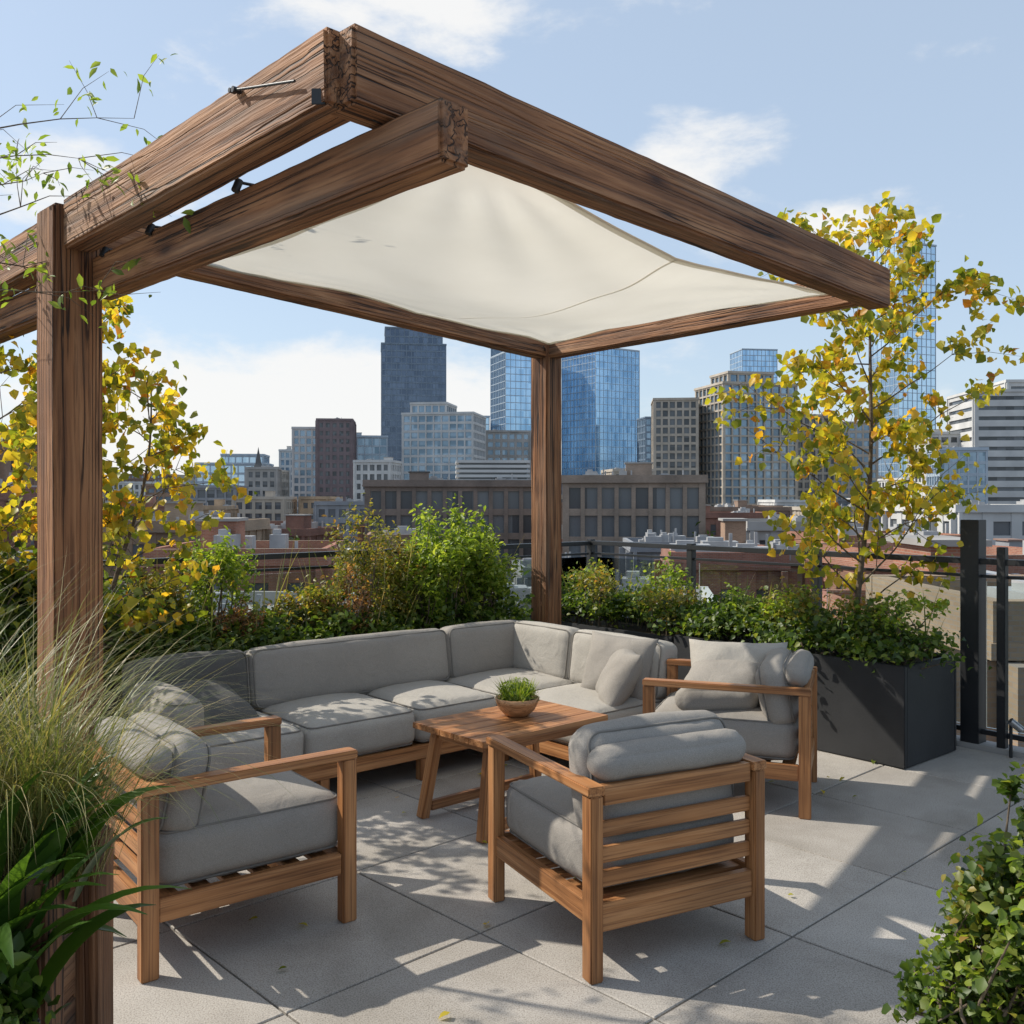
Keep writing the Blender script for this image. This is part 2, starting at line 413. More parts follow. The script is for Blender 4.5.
def ribbons(name, specs, mat, parent=None, segs=7, fold=0.0):
    V = []; F = []
    for (b, az, Lg, w, lift, droop, tw) in specs:
        d = Vector((math.cos(az), math.sin(az), 0)); side = Vector((-math.sin(az+tw), math.cos(az+tw), 0))
        p = Vector(b); el = lift; base = len(V); st = Lg/segs
        for i in range(segs+1):
            f = i/segs
            ww = w*0.5*(min(1, 0.5+2.5*f) if f < 0.25 else 1)*(1-max(0,(f-0.3)/0.7)**1.6)+w*0.02
            V.append(p-side*ww+Vector((0,0,fold*ww))); V.append(p); V.append(p+side*ww+Vector((0,0,fold*ww)))
            dirv = d*math.cos(el)+Vector((0,0,1))*math.sin(el)
            p = p+dirv*st; el -= droop/segs*(0.5+f)
        for i in range(segs):
            a = base+i*3
            F.append((a, a+1, a+4, a+3)); F.append((a+1, a+2, a+5, a+4))
    return mesh_obj(name, V, F, mat, parent, smooth=True)

# ------------------------------------------------------------------ terrace frame (u along E1, v along E2)
E1 = Vector((0.76, 0.65, 0)); E2 = Vector((0.65, -0.76, 0)); ANG = math.atan2(0.65, 0.76)
def UV(u, v, z=0): return E1*u+E2*v+Vector((0,0,z))
U_EDGE = 6.0; V_EDGE = -5.95

bm = bmesh.new()
T = 0.76; g = 0.004; ta = math.radians(43.5)
tx = Vector((math.cos(ta), math.sin(ta), 0)); ty = Vector((-math.sin(ta), math.cos(ta), 0))
org = Vector((-0.11, 3.33, 0))
for i in range(-14, 12):
    for j in range(-14, 12):
        c = org+tx*(i+0.5)*T+ty*(j+0.5)*T
        if c.length > 12: continue
        h = T/2-g; dz = random.uniform(-0.0008, 0.0008); b2 = 0.003
        top = [bm.verts.new(c+tx*a*(h-b2)+ty*b_*(h-b2)+Vector((0,0,dz))) for a, b_ in ((-1,-1),(1,-1),(1,1),(-1,1))]
        mid = [bm.verts.new(c+tx*a*h+ty*b_*h+Vector((0,0,dz-0.003))) for a, b_ in ((-1,-1),(1,-1),(1,1),(-1,1))]
        bot = [bm.verts.new(c+tx*a*h+ty*b_*h+Vector((0,0,-0.03))) for a, b_ in ((-1,-1),(1,-1),(1,1),(-1,1))]
        bm.faces.new(top)
        for k in range(4):
            k2 = (k+1)%4
            bm.faces.new((mid[k], mid[k2], top[k2], top[k])); bm.faces.new((bot[k], bot[k2], mid[k2], mid[k]))
for co, no in ((UV(U_EDGE-0.13,0), E1), (UV(0,V_EDGE+0.13), -E2)):
    bmesh.ops.bisect_plane(bm, geom=list(bm.verts)+list(bm.edges)+list(bm.faces), plane_co=co, plane_no=no, clear_outer=True)
me = bpy.data.meshes.new('terrace_paving'); bm.to_mesh(me); bm.free(); me.materials.append(M_pave)
link(bpy.data.objects.new('terrace_paving', me))

rng = np.random.default_rng(77)
fl = np.stack([rng.uniform(-1.6,2.6,60), rng.uniform(2.4,5.6,60), np.full(60,0.012)],1)
leaf_mesh('fallen_leaves', fl, 0.03, M_leaf_yellow, None, 77, width=0.7, upbias=4.0)

def brick_mat(name, c1, c2, mortar, scale=1.0):
    m, nt, b = new_mat(name); L = nt.links
    tc = N(nt,'ShaderNodeTexCoord'); sp = N(nt,'ShaderNodeSeparateXYZ'); L.new(tc.outputs['Object'], sp.inputs[0])
    ad = N(nt,'ShaderNodeMath', operation='ADD'); L.new(sp.outputs[0], ad.inputs[0]); L.new(sp.outputs[1], ad.inputs[1])
    cm = N(nt,'ShaderNodeCombineXYZ'); L.new(ad.outputs[0], cm.inputs[0]); L.new(sp.outputs[2], cm.inputs[1])
    br = N(nt,'ShaderNodeTexBrick'); br.inputs['Scale'].default_value = scale
    br.inputs['Brick Width'].default_value=0.22; br.inputs['Row Height'].default_value=0.075; br.inputs['Mortar Size'].default_value=0.008
    br.inputs['Color1'].default_value=(*c1,1); br.inputs['Color2'].default_value=(*c2,1); br.inputs['Mortar'].default_value=(*mortar,1)
    L.new(cm.outputs[0], br.inputs['Vector'])
    n1 = N(nt,'ShaderNodeTexNoise'); n1.inputs['Scale'].default_value=0.35; n1.inputs['Detail'].default_value=5
    L.new(tc.outputs['Object'], n1.inputs['Vector'])
    r = ramp(nt, [(0.3,(0.65,0.65,0.65)),(0.7,(1.15,1.12,1.1))]); L.new(n1.outputs['Fac'], r.inputs[0])
    mx = N(nt,'ShaderNodeMix',data_type='RGBA',blend_type='MULTIPLY'); mx.inputs[0].default_value=1
    oi = N(nt,'ShaderNodeObjectInfo'); ro = ramp(nt, [(0,(0.72,0.72,0.76)),(0.5,(1,1,1)),(1,(1.2,1.12,1.0))]); L.new(oi.outputs['Random'], ro.inputs[0])
    mo = N(nt,'ShaderNodeMix',data_type='RGBA',blend_type='MULTIPLY'); mo.inputs[0].default_value=1
    L.new(br.outputs[0], mx.inputs[6]); L.new(r.outputs[0], mx.inputs[7]); L.new(mx.outputs[2], mo.inputs[6]); L.new(ro.outputs[0], mo.inputs[7]); L.new(mo.outputs[2], b.inputs['Base Color'])
    b.inputs['Roughness'].default_value=0.9
    return m
M_brick_red = brick_mat('brick_red', (0.26,0.105,0.07), (0.33,0.145,0.095), (0.3,0.24,0.2))
M_brick_brown = brick_mat('brick_brown', (0.22,0.145,0.105), (0.28,0.185,0.135), (0.28,0.23,0.19))
M_brick_loft = brick_mat('brick_loft', (0.29,0.22,0.17), (0.35,0.265,0.21), (0.3,0.27,0.23))
M_brick_tan = brick_mat('brick_tan', (0.38,0.27,0.175), (0.44,0.325,0.215), (0.36,0.31,0.26))
M_conc = noisy_mat('concrete', (0.30,0.285,0.265), (0.42,0.40,0.38), 0.25, 0.85, 0.1)
M_tan = noisy_mat('tan_stone', (0.35,0.305,0.25), (0.47,0.415,0.35), 0.2, 0.85, 0.1)
M_white = noisy_mat('pale_concrete', (0.46,0.46,0.455), (0.6,0.595,0.58), 0.2, 0.8, 0.1)
M_grey = noisy_mat('grey_panel', (0.2,0.21,0.23), (0.28,0.29,0.31), 0.3, 0.7, 0.1)
M_plum = noisy_mat('plum_brick', (0.17,0.13,0.135), (0.22,0.17,0.175), 0.3, 0.85, 0.1)
M_mull = noisy_mat('mullion_blue_grey', (0.13,0.17,0.22), (0.19,0.24,0.30), 0.5, 0.4, 0.05)
M_mull_l = noisy_mat('mullion_pale', (0.33,0.40,0.47), (0.42,0.49,0.56), 0.5, 0.4, 0.05)
M_roof = noisy_mat('roof_membrane', (0.22,0.21,0.20), (0.38,0.365,0.345), 0.3, 0.9, 0.1)
M_roof_d = noisy_mat('roof_dark', (0.08,0.08,0.082), (0.14,0.138,0.135), 0.3, 0.9, 0.1)
M_roof_r = noisy_mat('roof_reddish', (0.18,0.11,0.09), (0.27,0.18,0.145), 0.3, 0.9, 0.1)
M_hvac = noisy_mat('rooftop_unit', (0.28,0.28,0.285), (0.42,0.42,0.42), 1.0, 0.5, 0.1)

def glass_mat(name, dark, light, metal=0.0, rough=0.1, cell=(2.5,2.5,3.4), spec=0.5):
    m, nt, b = new_mat(name); L = nt.links
    tc = N(nt,'ShaderNodeTexCoord')
    sn = N(nt,'ShaderNodeVectorMath', operation='SNAP'); sn.inputs[1].default_value = cell
    L.new(tc.outputs['Object'], sn.inputs[0])
    wn = N(nt,'ShaderNodeTexWhiteNoise', noise_dimensions='3D'); L.new(sn.outputs[0], wn.inputs['Vector'])
    n1 = N(nt,'ShaderNodeTexNoise'); n1.inputs['Scale'].default_value=0.03; n1.inputs['Detail'].default_value=3
    L.new(tc.outputs['Object'], n1.inputs['Vector'])
    ad = N(nt,'ShaderNodeMath', operation='MULTIPLY_ADD'); ad.inputs[1].default_value = 0.5
    L.new(wn.outputs['Value'], ad.inputs[0]); 
    m2 = N(nt,'ShaderNodeMath', operation='MULTIPLY'); m2.inputs[1].default_value = 0.75; L.new(n1.outputs['Fac'], m2.inputs[0])
    L.new(m2.outputs[0], ad.inputs[2])
    r = ramp(nt, [(0.25,dark),(0.9,light)]); L.new(ad.outputs[0], r.inputs[0])
    L.new(r.outputs[0], b.inputs['Base Color']); b.inputs['Metallic'].default_value=metal; b.inputs['Roughness'].default_value=rough
    b.inputs['Specular IOR Level'].default_value=spec
    return m
G_win = glass_mat('window_glass', (0.02,0.024,0.03), (0.17,0.185,0.20), 0.0, 0.12)
G_blue = glass_mat('blue_curtain_glass', (0.24,0.41,0.60), (0.46,0.64,0.82), 0.85, 0.12, (3,3,4), 0.8)
G_dark = glass_mat('dark_curtain_glass', (0.06,0.085,0.13), (0.14,0.18,0.25), 0.5, 0.15, (3,3,4), 0.8)
G_pale = glass_mat('pale_curtain_glass', (0.42,0.58,0.72), (0.62,0.76,0.88), 0.8, 0.15, (3,3,4), 0.8)
G_mid = glass_mat('teal_curtain_glass', (0.10,0.165,0.23), (0.32,0.42,0.52), 0.5, 0.14, (2.5,2.5,3.4), 0.8)

FIXED = []
def add_box(V, F, MI, x0,x1,y0,y1,z0,z1, mi):
    b = len(V)
    V += [(x0,y0,z0),(x1,y0,z0),(x1,y1,z0),(x0,y1,z0),(x0,y0,z1),(x1,y0,z1),(x1,y1,z1),(x0,y1,z1)]
    F += [(b,b+3,b+2,b+1),(b+4,b+5,b+6,b+7),(b,b+1,b+5,b+4),(b+1,b+2,b+6,b+5),(b+2,b+3,b+7,b+6),(b+3,b,b+4,b+7)]
    MI += [mi]*6

GZ = -24.0
def building(name, cx, cy, w, d, ztop, wall, glass, rot=0, fh=3.5, bay=3.2, pw=0.9, sh=1.3, proud=0.3, zb=GZ, roof=None, tiers=None, units=3, seed=0, cornice=True, vert=True, horiz=True, parapet=0.9, reg=True):
    rr = random.Random(seed+int(abs(cx*13))+int(cy*7))
    V=[];F=[];MI=[]
    H = ztop
    def block(x0,x1,y0,y1,z0,z1,bayw):
        add_box(V,F,MI,x0,x1,y0,y1,z0,z1,1)
        nf = max(1,int(round((z1-z0)/fh))); f_h = (z1-z0)/nf
        if horiz:
            for k in range(nf+1):
                zc = z1-k*f_h
                add_box(V,F,MI,x0-proud,x1+proud,y0-proud,y1+proud,max(z0,zc-sh*0.62),min(z1+0.05,zc+sh*0.38),0)
        if vert:
            p3 = proud+0.07
            nx = max(1,int(round((x1-x0)/bayw))); ny = max(1,int(round((y1-y0)/bayw)))
            for k in range(nx+1):
                xc = x0+(x1-x0)*k/nx; hw = pw/2*(1.5 if k in (0,nx) else 1)
                add_box(V,F,MI,xc-hw,xc+hw,y0-p3,y0+0.1,z0,z1+0.02,0); add_box(V,F,MI,xc-hw,xc+hw,y1-0.1,y1+p3,z0,z1+0.02,0)
            for k in range(ny+1):
                yc = y0+(y1-y0)*k/ny; hw = pw/2*(1.4 if k in (0,ny) else 1)
                add_box(V,F,MI,x0-p3-0.01,x0+0.1,yc-hw,yc+hw,z0,z1+0.03,0); add_box(V,F,MI,x1-0.1,x1+p3+0.01,yc-hw,yc+hw,z0,z1+0.03,0)
        q = proud+(0.35 if cornice else 0.1); q=min(q,0.05*w+proud)
        add_box(V,F,MI,x0-q,x1+q,y0-q,y1+q,z1+0.06,z1+0.3,0)
        add_box(V,F,MI,x0-q+0.05,x1+q-0.05,y0-q+0.05,y0-q+0.35,z1+0.3,z1+parapet,0)
        add_box(V,F,MI,x0-q+0.05,x1+q-0.05,y1+q-0.35,y1+q-0.05,z1+0.3,z1+parapet,0)
        add_box(V,F,MI,x0-q+0.06,x0-q+0.36,y0-q+0.36,y1+q-0.36,z1+0.3,z1+parapet-0.01,0)
        add_box(V,F,MI,x1+q-0.36,x1+q-0.06,y0-q+0.36,y1+q-0.36,z1+0.3,z1+parapet-0.01,0)
        add_box(V,F,MI,x0-q+0.37,x1+q-0.37,y0-q+0.37,y1+q-0.37,z1+0.3,z1+0.34,2)
    zt = H-parapet
    block(-w/2,w/2,-d/2,d/2,zb,zt,bay)
    for (fx0,fx1,fy0,fy1,hh) in (tiers or []):
        block(-w/2+fx0*w,-w/2+fx1*w,-d/2+fy0*d,-d/2+fy1*d,zt+0.35,zt+0.35+hh,bay)
    if not tiers:
        z0 = zt+0.34
        for k in range(units):
            uw = rr.uniform(0.8,2.0); ud = rr.uniform(0.8,2.0); uh = rr.uniform(0.5,1.2)
            ux = rr.uniform(-0.38,0.38)*w; uy = rr.uniform(-0.38,0.38)*d
            add_box(V,F,MI,ux-uw/2,ux+uw/2,uy-ud/2,uy+ud/2,z0+0.003*k,z0+uh+0.01*k,3)
            add_box(V,F,MI,ux-uw*0.35,ux+uw*0.1,uy-ud*0.3,uy+ud*0.2,z0+uh+0.01*k,z0+uh*1.25,3)
            fxx = ux+uw; add_box(V,F,MI,fxx,fxx+0.16,uy,uy+0.16,z0,z0+rr.uniform(0.6,1.6),3)
        if units and rr.random() < 0.55:
            bx = rr.uniform(-0.3,0.3)*w; by = rr.uniform(-0.2,0.3)*d; bw=min(w*0.22,rr.uniform(2,3.5)); bh=rr.uniform(1.6,2.4)
            add_box(V,F,MI,bx-bw/2,bx+bw/2,by-1.3,by+1.3,z0+0.001,z0+bh,0)
            add_box(V,F,MI,bx-bw/2-0.15,bx+bw/2+0.15,by-1.45,by+1.45,z0+bh,z0+bh+0.15,2)
    o = mesh_obj(name, V, F, [wall, glass, roof or M_roof, M_hvac])
    o.data.polygons.foreach_set('material_index', MI)
    o.location = (cx,cy,0); o.rotation_euler = (0,0,math.radians(rot))
    if reg:
        k = 1.0 if abs(rot) < 12 else 1.25
        FIXED.append((cx-w/2*k, cx+w/2*k, cy-d/2*k, cy+d/2*k))
    return o

tb = mesh_obj('terrace_building', [UV(u,v,z) for z in (-24,-0.031) for (u,v) in ((-8,V_EDGE),(U_EDGE,V_EDGE),(U_EDGE,7),(-8,7))],
              [(3,2,1,0),(4,5,6,7),(0,1,5,4),(1,2,6,5),(2,3,7,6),(3,0,4,7)], [M_brick_red, M_joint])
for p in tb.data.polygons:
    if abs(p.normal.z) > 0.5: p.material_index = 1
bm = bmesh.new(); bm.from_mesh(tb.data); bmesh.ops.recalc_face_normals(bm, faces=bm.faces); bm.to_mesh(tb.data); bm.free()
cop = empty('terrace_coping')
bar('coping_right', UV(U_EDGE-0.05,V_EDGE,0.0), UV(U_EDGE-0.05,7,0.0), 0.15, 0.06, M_conc, cop)
bar('coping_back', UV(-8,V_EDGE+0.05,0.0), UV(U_EDGE-0.13,V_EDGE+0.05,0.0), 0.15, 0.06, M_conc, cop)

# ------------------------------------------------------------------ pergola
pg = empty('timber_pergola')
C1=(-0.425,2.46); LP_=(-1.81,3.93); BP=(0.25,7.0); RP=(1.88,4.97)
def v3(p,z): return Vector((p[0],p[1],z))
zt=2.70
RG=0.004
bar('post_left', (LP_[0],LP_[1],0), (LP_[0],LP_[1],zt-0.02), 0.195, 0.195, M_beam, pg, 0.01, RG, up=Vector((0.7,0.7,0)))
bar('post_back', (BP[0],BP[1],0), (BP[0],BP[1],zt-0.03), 0.165, 0.165, M_beam, pg, 0.01, RG, up=Vector((0.7,0.7,0)))
def ext(a,b,ea,eb,z):
    a=v3(a,z);b=v3(b,z);d=(b-a).normalized(); return a-d*ea, b+d*eb
a,b_ = ext(C1,LP_,0.0,-0.10,zt-0.10); bar('beam_side', a, b_, 0.12, 0.2, M_beam, pg, 0.01, RG)
d0=(v3(LP_,0)-v3(C1,0)).normalized()
bar('beam_side_tail', v3(LP_,zt-0.12)+d0*0.10, v3(LP_,zt-0.12)+d0*2.0, 0.12,0.19, M_beam, pg, 0.01, RG)
a,b_ = ext(C1,RP,0.02,0.06,zt-0.10)
bar('beam_front', a, b_, 0.115, 0.205, M_beam, pg, 0.01, RG)
a=Vector((-0.14,2.38,2.41)); b_=Vector((-1.70,3.97,2.41))
bar('beam_inner', a, b_, 0.10, 0.16, M_beam, pg, 0.01, RG)
bar('beam_inner_tail', Vector((-1.93,4.2,2.40)), Vector((-3.1,5.4,2.40)), 0.11, 0.16, M_beam, pg, 0.01, RG)
a,b_ = ext(LP_,BP,-0.11,0.06,zt-0.09); bar('beam_rear_left', a, b_, 0.11, 0.17, M_beam, pg, 0.01, RG)
a,b_ = ext(RP,BP,-0.07,-0.07,zt-0.092); bar('beam_rear_right', a, b_, 0.11, 0.165, M_beam, pg, 0.01, RG)
def bolt(p, d, r=0.018, l=0.03):
    d=Vector(d).normalized(); p=Vector(p); tube('bolt', [p, p+d*l], r, M_black, pg, res=3)
nL=Vector((-0.73,-0.68,0))
q=v3(C1,2.62)+d0*0.30
tube('tie_rod', [q+nL*0.075+Vector((-0.10,0.10,0.045)), q+nL*0.075+Vector((0.12,-0.13,-0.03))], 0.0040, M_black, pg)
bolt(q+nL*0.06+Vector((-0.10,0.10,0.045)), nL, 0.009, 0.025)
bolt(q+nL*0.06+Vector((-0.12,0.12,0.052)), nL, 0.007, 0.02)
bar('bracket_plate', v3(C1,2.545)+d0*0.03+nL*0.063, v3(C1,2.505)+d0*0.03+nL*0.063, 0.035,0.006, M_black, pg, 0.001)
tube('sail_cable', [v3(C1,2.52)+Vector((0.06,0.06,-0.02)), Vector((-0.16,2.80,2.53))], 0.004, M_black, pg)
bar('turnbuckle', v3(C1,2.52)+Vector((0.09,0.12,-0.02)), v3(C1,2.52)+Vector((0.15,0.19,-0.02)), 0.018,0.018, M_steel, pg, 0.003)
for t_ in (0.35,0.68,0.9):
    pq = v3(C1,2.50)+(v3(LP_,0)-v3(C1,0))*t_
    bolt(pq+Vector((0.04,0.04,-0.03)), (0.3,0.3,1), 0.013, 0.04)
    tube('sail_strap', [pq+Vector((0.04,0.04,0)), pq+Vector((0.24,0.22,0.01))], 0.005, M_black, pg)
for (cc,dd) in ((v3(RP,2.57),(-0.6,-0.3,-0.1)),(v3(BP,2.57),(-0.1,-1,0))):
    tube('sail_cable',[cc, cc+Vector(dd).normalized()*0.3],0.005,M_black,pg)

def sail():
    Nn=Vector((-0.12,2.80,2.54)); Ll=Vector((-1.42,4.26,2.56)); Rr=Vector((1.68,5.02,2.58)); Bb=Vector((0.26,6.66,2.58))
    n=48
    def P(s,t,off=0):
        kf=0.14*(1-t)+0.05*t; kl=0.05*(1-s)+0.10*s
        t2=t+ (kf*4*s*(1-s))*(0.5-t)
        s2=s+ (kl*4*t*(1-t))*(0.5-s)
        p=Nn.lerp(Rr,s2).lerp(Ll.lerp(Bb,s2),t2)
        p.z += -0.15*math.sin(math.pi*s)*math.sin(math.pi*t) - 0.05*math.sin(math.pi*s)*(1-t)*0.6 + 0.012*math.sin(s*9+t*5)*math.sin(math.pi*s)
        for (cs,ct) in ((0,0),(1,0),(0,1),(1,1)):
            rr=math.hypot(s-cs,t-ct); an=math.atan2(abs(t-ct),abs(s-cs))
            p.z += 0.012*math.sin(an*16)*math.exp(-rr*3.2)*min(1,rr*6)
        p.z += noise.noise(Vector((s*5,t*5,1)))*0.012 + off
        p.z += -0.006*math.exp(-abs(s-0.5)*40)
        return p
    V=[];F=[]
    for i in range(n+1):
        for j in range(n+1): V.append(P(i/n,j/n))
    for i in range(n):
        for j in range(n):
            a=i*(n+1)+j; F.append((a,a+n+1,a+n+2,a+1))
    o=mesh_obj('shade_sail',V,F,M_sail,None,True)
    for (fn,nm) in ((lambda k:(k,0.0,0,0.012),'hem_a'),(lambda k:(k,1.0,0,-0.012),'hem_b'),(lambda k:(0.0,k,0.010,0),'hem_c'),(lambda k:(1.0,k,-0.010,0),'hem_d'),
                    (lambda k:(0.5,k,0.005,0),'seam')):
        V2=[];F2=[]
        for k in range(n+1):
            s,t,ds,dt=fn(k/n)
            V2.append(P(s,t,-0.003)); V2.append(P(s+ds*1.4,t+dt*1.4,-0.003))
            if k: b=len(V2); F2.append((b-4,b-3,b-1,b-2))
        mesh_obj(nm,V2,F2,M_sail,o,True)
    tube('edge_rope',[[P(k/n,0) for k in range(n+1)],[P(k/n,1) for k in range(n+1)],[P(0,k/n) for k in range(n+1)],[P(1,k/n) for k in range(n+1)]],0.005,M_sail,o)
sail()

# ------------------------------------------------------------------ armchairs
def armchair(loc, rotdeg, w=0.70, d=0.74, bh=0.35):
    e=empty('armchair',(loc[0],loc[1],0),math.radians(rotdeg))
    hw=w/2-0.024; hd=d/2-0.028; ah=0.61
    for i,(sx,sy) in enumerate(((-1,-1),(1,-1),(1,1),(-1,1))):
        bar('leg_%d'%(i+1),(sx*hw,sy*hd,0),(sx*hw,sy*hd,ah-0.031),0.046,0.056,M_teak,e,0.004,up=Vector((0,1,0)))
    for sx,nm in ((-1,'left'),(1,'right')):
        bar('arm_'+nm,(sx*hw,-d/2,ah-0.015),(sx*hw,d/2,ah-0.015),0.062,0.03,M_teak,e,0.004)
        bar('side_rail_'+nm,(sx*hw,-hd+0.029,0.21),(sx*hw,hd-0.029,0.21),0.032,0.075,M_teak,e,0.003)
    bar('front_rail',(-hw+0.024,hd,0.21),(hw-0.024,hd,0.21),0.032,0.075,M_teak,e,0.003)
    bar('back_rail',(-hw+0.024,-hd,0.195),(hw-0.024,-hd,0.195),0.032,0.09,M_teak,e,0.003)
    bar('back_top_rail',(-hw+0.032,-hd,ah-0.035),(hw-0.032,-hd,ah-0.035),0.034,0.062,M_teak,e,0.003)
    for k,z in enumerate((0.31,0.385,0.465)):
        bar('back_slat_%d'%k,(-hw+0.024,-hd+0.005,z),(hw-0.024,-hd+0.005,z),0.02,0.05,M_teak,e,0.003)
    for k in range(6):
        y=-hd+0.08+k*(2*hd-0.16)/5
        bar('seat_slat_%d'%k,(-hw+0.017,y,0.225),(hw-0.017,y,0.225),0.06,0.018,M_teak,e,0.002)
    cushion('seat_cushion',(w-0.10,d-0.09,0.20),(0,0.025,0.345),(0,0,0),M_fab,e,0.055,0.03)
    cushion('back_cushion',(w-0.11,bh,0.15),(0,-hd+0.135,0.40+bh/2),(math.radians(79),0,0),M_fab,e,0.06,0.03)
    cushion('back_cushion_roll',(w-0.10,0.115,0.105),(0,-hd+0.045,0.655),(0.2,0,0),M_fab,e,0.05,0.010,0.005,False)
    return e
armchair((0.387,3.45),27,bh=0.35)
ch2=armchair((-1.06,3.47),-52.3,0.69,0.75,0.31)
ch3=armchair((1.14,4.95),70,0.68,0.80,0.31)
cushion('throw_pillow',(0.36,0.52,0.17),(0.19,0.0,0.58),(0,math.radians(-58),math.radians(6)),M_fab_l,ch3,0.06,0.045,0.006,pillow=True)
cushion('throw_pillow_b',(0.34,0.44,0.16),(0.05,0.06,0.535),(0,math.radians(-36),math.radians(-14)),M_fab,ch3,0.055,0.04,0.006,pillow=True)
cushion('throw_pillow_c',(0.15,0.40,0.14),(-0.16,0.06,0.50),(0,0,math.radians(18)),M_fab,ch3,0.068,0.012,0.006,False)

# ------------------------------------------------------------------ sofa
sf=empty('sectional_sofa',(0.03,6.56,0),ANG)
def rail(nm,a,b): bar(nm,a,b,0.045,0.07,M_teak,sf,0.004)
RW=1.43
rail('front_rail_left',(-2.65,-0.73,0.15),(-0.74,-0.73,0.15)); rail('back_rail_left',(-2.65,-0.03,0.15),(-0.0,-0.03,0.15))
rail('end_rail_left',(-2.63,-0.70,0.15),(-2.63,-0.06,0.15))
rail('front_rail_right',(-0.73,-0.76,0.15),(-0.73,-RW,0.15)); rail('back_rail_right',(-0.03,-0.06,0.15),(-0.03,-RW,0.15))
rail('end_rail_right',(-0.70,-RW+0.02,0.15),(-0.06,-RW+0.02,0.15))
for i,(x,y) in enumerate(((-2.6,-0.73),(-1.9,-0.73),(-1.3,-0.73),(-0.73,-0.73),(-0.73,-RW+.03),(-0.04,-RW+.03),(-0.04,-0.04),(-2.6,-0.04),(-1.3,-0.04))):
    bar('leg_%d'%i,(x,y,0),(x,y,0.114),0.05,0.05,M_teak,sf,0.003)
for k in range(14):
    x=-2.55+k*0.185; bar('deck_slat_%d'%k,(x,-0.70,0.17),(x,-0.06,0.17),0.09,0.02,M_teak,sf,0.002)
for i,(x0,x1) in enumerate(((-2.64,-1.99),(-1.98,-1.33),(-1.32,-0.76))):
    cushion('seat_cushion_%d'%i,(x1-x0,0.74,0.20),((x0+x1)/2,-0.37,0.285),(0,0,0),M_fab_l,sf,0.055,0.03)
cushion('seat_cushion_corner',(0.74,0.74,0.20),(-0.375,-0.375,0.286),(0,0,0),M_fab_l,sf,0.055,0.03)
cushion('seat_cushion_right',(0.74,RW-0.76,0.20),(-0.375,-(RW+0.76)/2,0.285),(0,0,0),M_fab_l,sf,0.055,0.03)
bt=math.radians(82)
for i,(x0,x1,mm) in enumerate(((-2.64,-2.02,M_fab_d),(-2.01,-0.70,M_fab),(-0.695,-0.06,M_fab))):
    cushion('back_cushion_%d'%i,(x1-x0,0.33,0.17),((x0+x1)/2,-0.10,0.53),(bt,0,0),mm,sf,0.05,0.02)
for i,(y0,y1) in enumerate(((-0.69,-0.12),(-RW,-0.70))):
    cushion('back_cushion_r%d'%i,(y1-y0,0.33,0.17),(-0.10,(y0+y1)/2,0.53),(bt,0,math.radians(-90)),M_fab_l,sf,0.05,0.02)
cushion('arm_cushion',(0.62,0.18,0.22),(-2.58,-0.44,0.49),(0,0,math.radians(88)),M_fab,sf,0.07,0.02)
cushion('loose_pillow',(0.5,0.4,0.18),(-2.36,-0.33,0.46),(math.radians(25),0,math.radians(12)),M_fab_d,sf,0.06,0.05,0.006,pillow=True)
cushion('end_pillow',(0.46,0.38,0.17),(-0.24,-RW+0.26,0.54),(math.radians(68),0,math.radians(-82)),M_fab,sf,0.06,0.05,0.006,pillow=True)
cushion('end_pillow_b',(0.42,0.36,0.16),(-0.34,-RW+0.16,0.505),(math.radians(60),0,math.radians(-128)),M_fab,sf,0.06,0.05,0.006,pillow=True)

# ------------------------------------------------------------------ coffee table
tb_=empty('coffee_table',(0.0,4.62,0),math.radians(42))
for k in range(5):
    y=-0.26+0.052+k*0.104
    bar('top_board_%d'%k,(-0.40,y,0.435),(0.40,y,0.435),0.1025,0.028,M_teak,tb_,0.002)
bar('apron_a',(-0.33,-0.19,0.395),(0.33,-0.19,0.395),0.022,0.05,M_teak,tb_,0.002)
bar('apron_b',(-0.33,0.19,0.395),(0.33,0.19,0.395),0.022,0.05,M_teak,tb_,0.002)
for i,(sx,sy) in enumerate(((-1,-1),(1,-1),(1,1),(-1,1))):
    bar('leg_%d'%i,(sx*0.37,sy*0.22,0),(sx*0.30,sy*0.19,0.419),0.045,0.05,M_teak,tb_,0.004,up=Vector((0,1,0)))
bar('stretcher_a',(-0.33,-0.215,0.05),(0.33,-0.215,0.05),0.03,0.045,M_teak,tb_,0.003)
bar('stretcher_b',(-0.33,0.215,0.05),(0.33,0.215,0.05),0.03,0.045,M_teak,tb_,0.003)
bar('end_rail_a',(-0.305,-0.18,0.395),(-0.305,0.18,0.395),0.022,0.05,M_teak,tb_,0.002)
bar('end_rail_b',(0.305,-0.18,0.395),(0.305,0.18,0.395),0.022,0.05,M_teak,tb_,0.002)

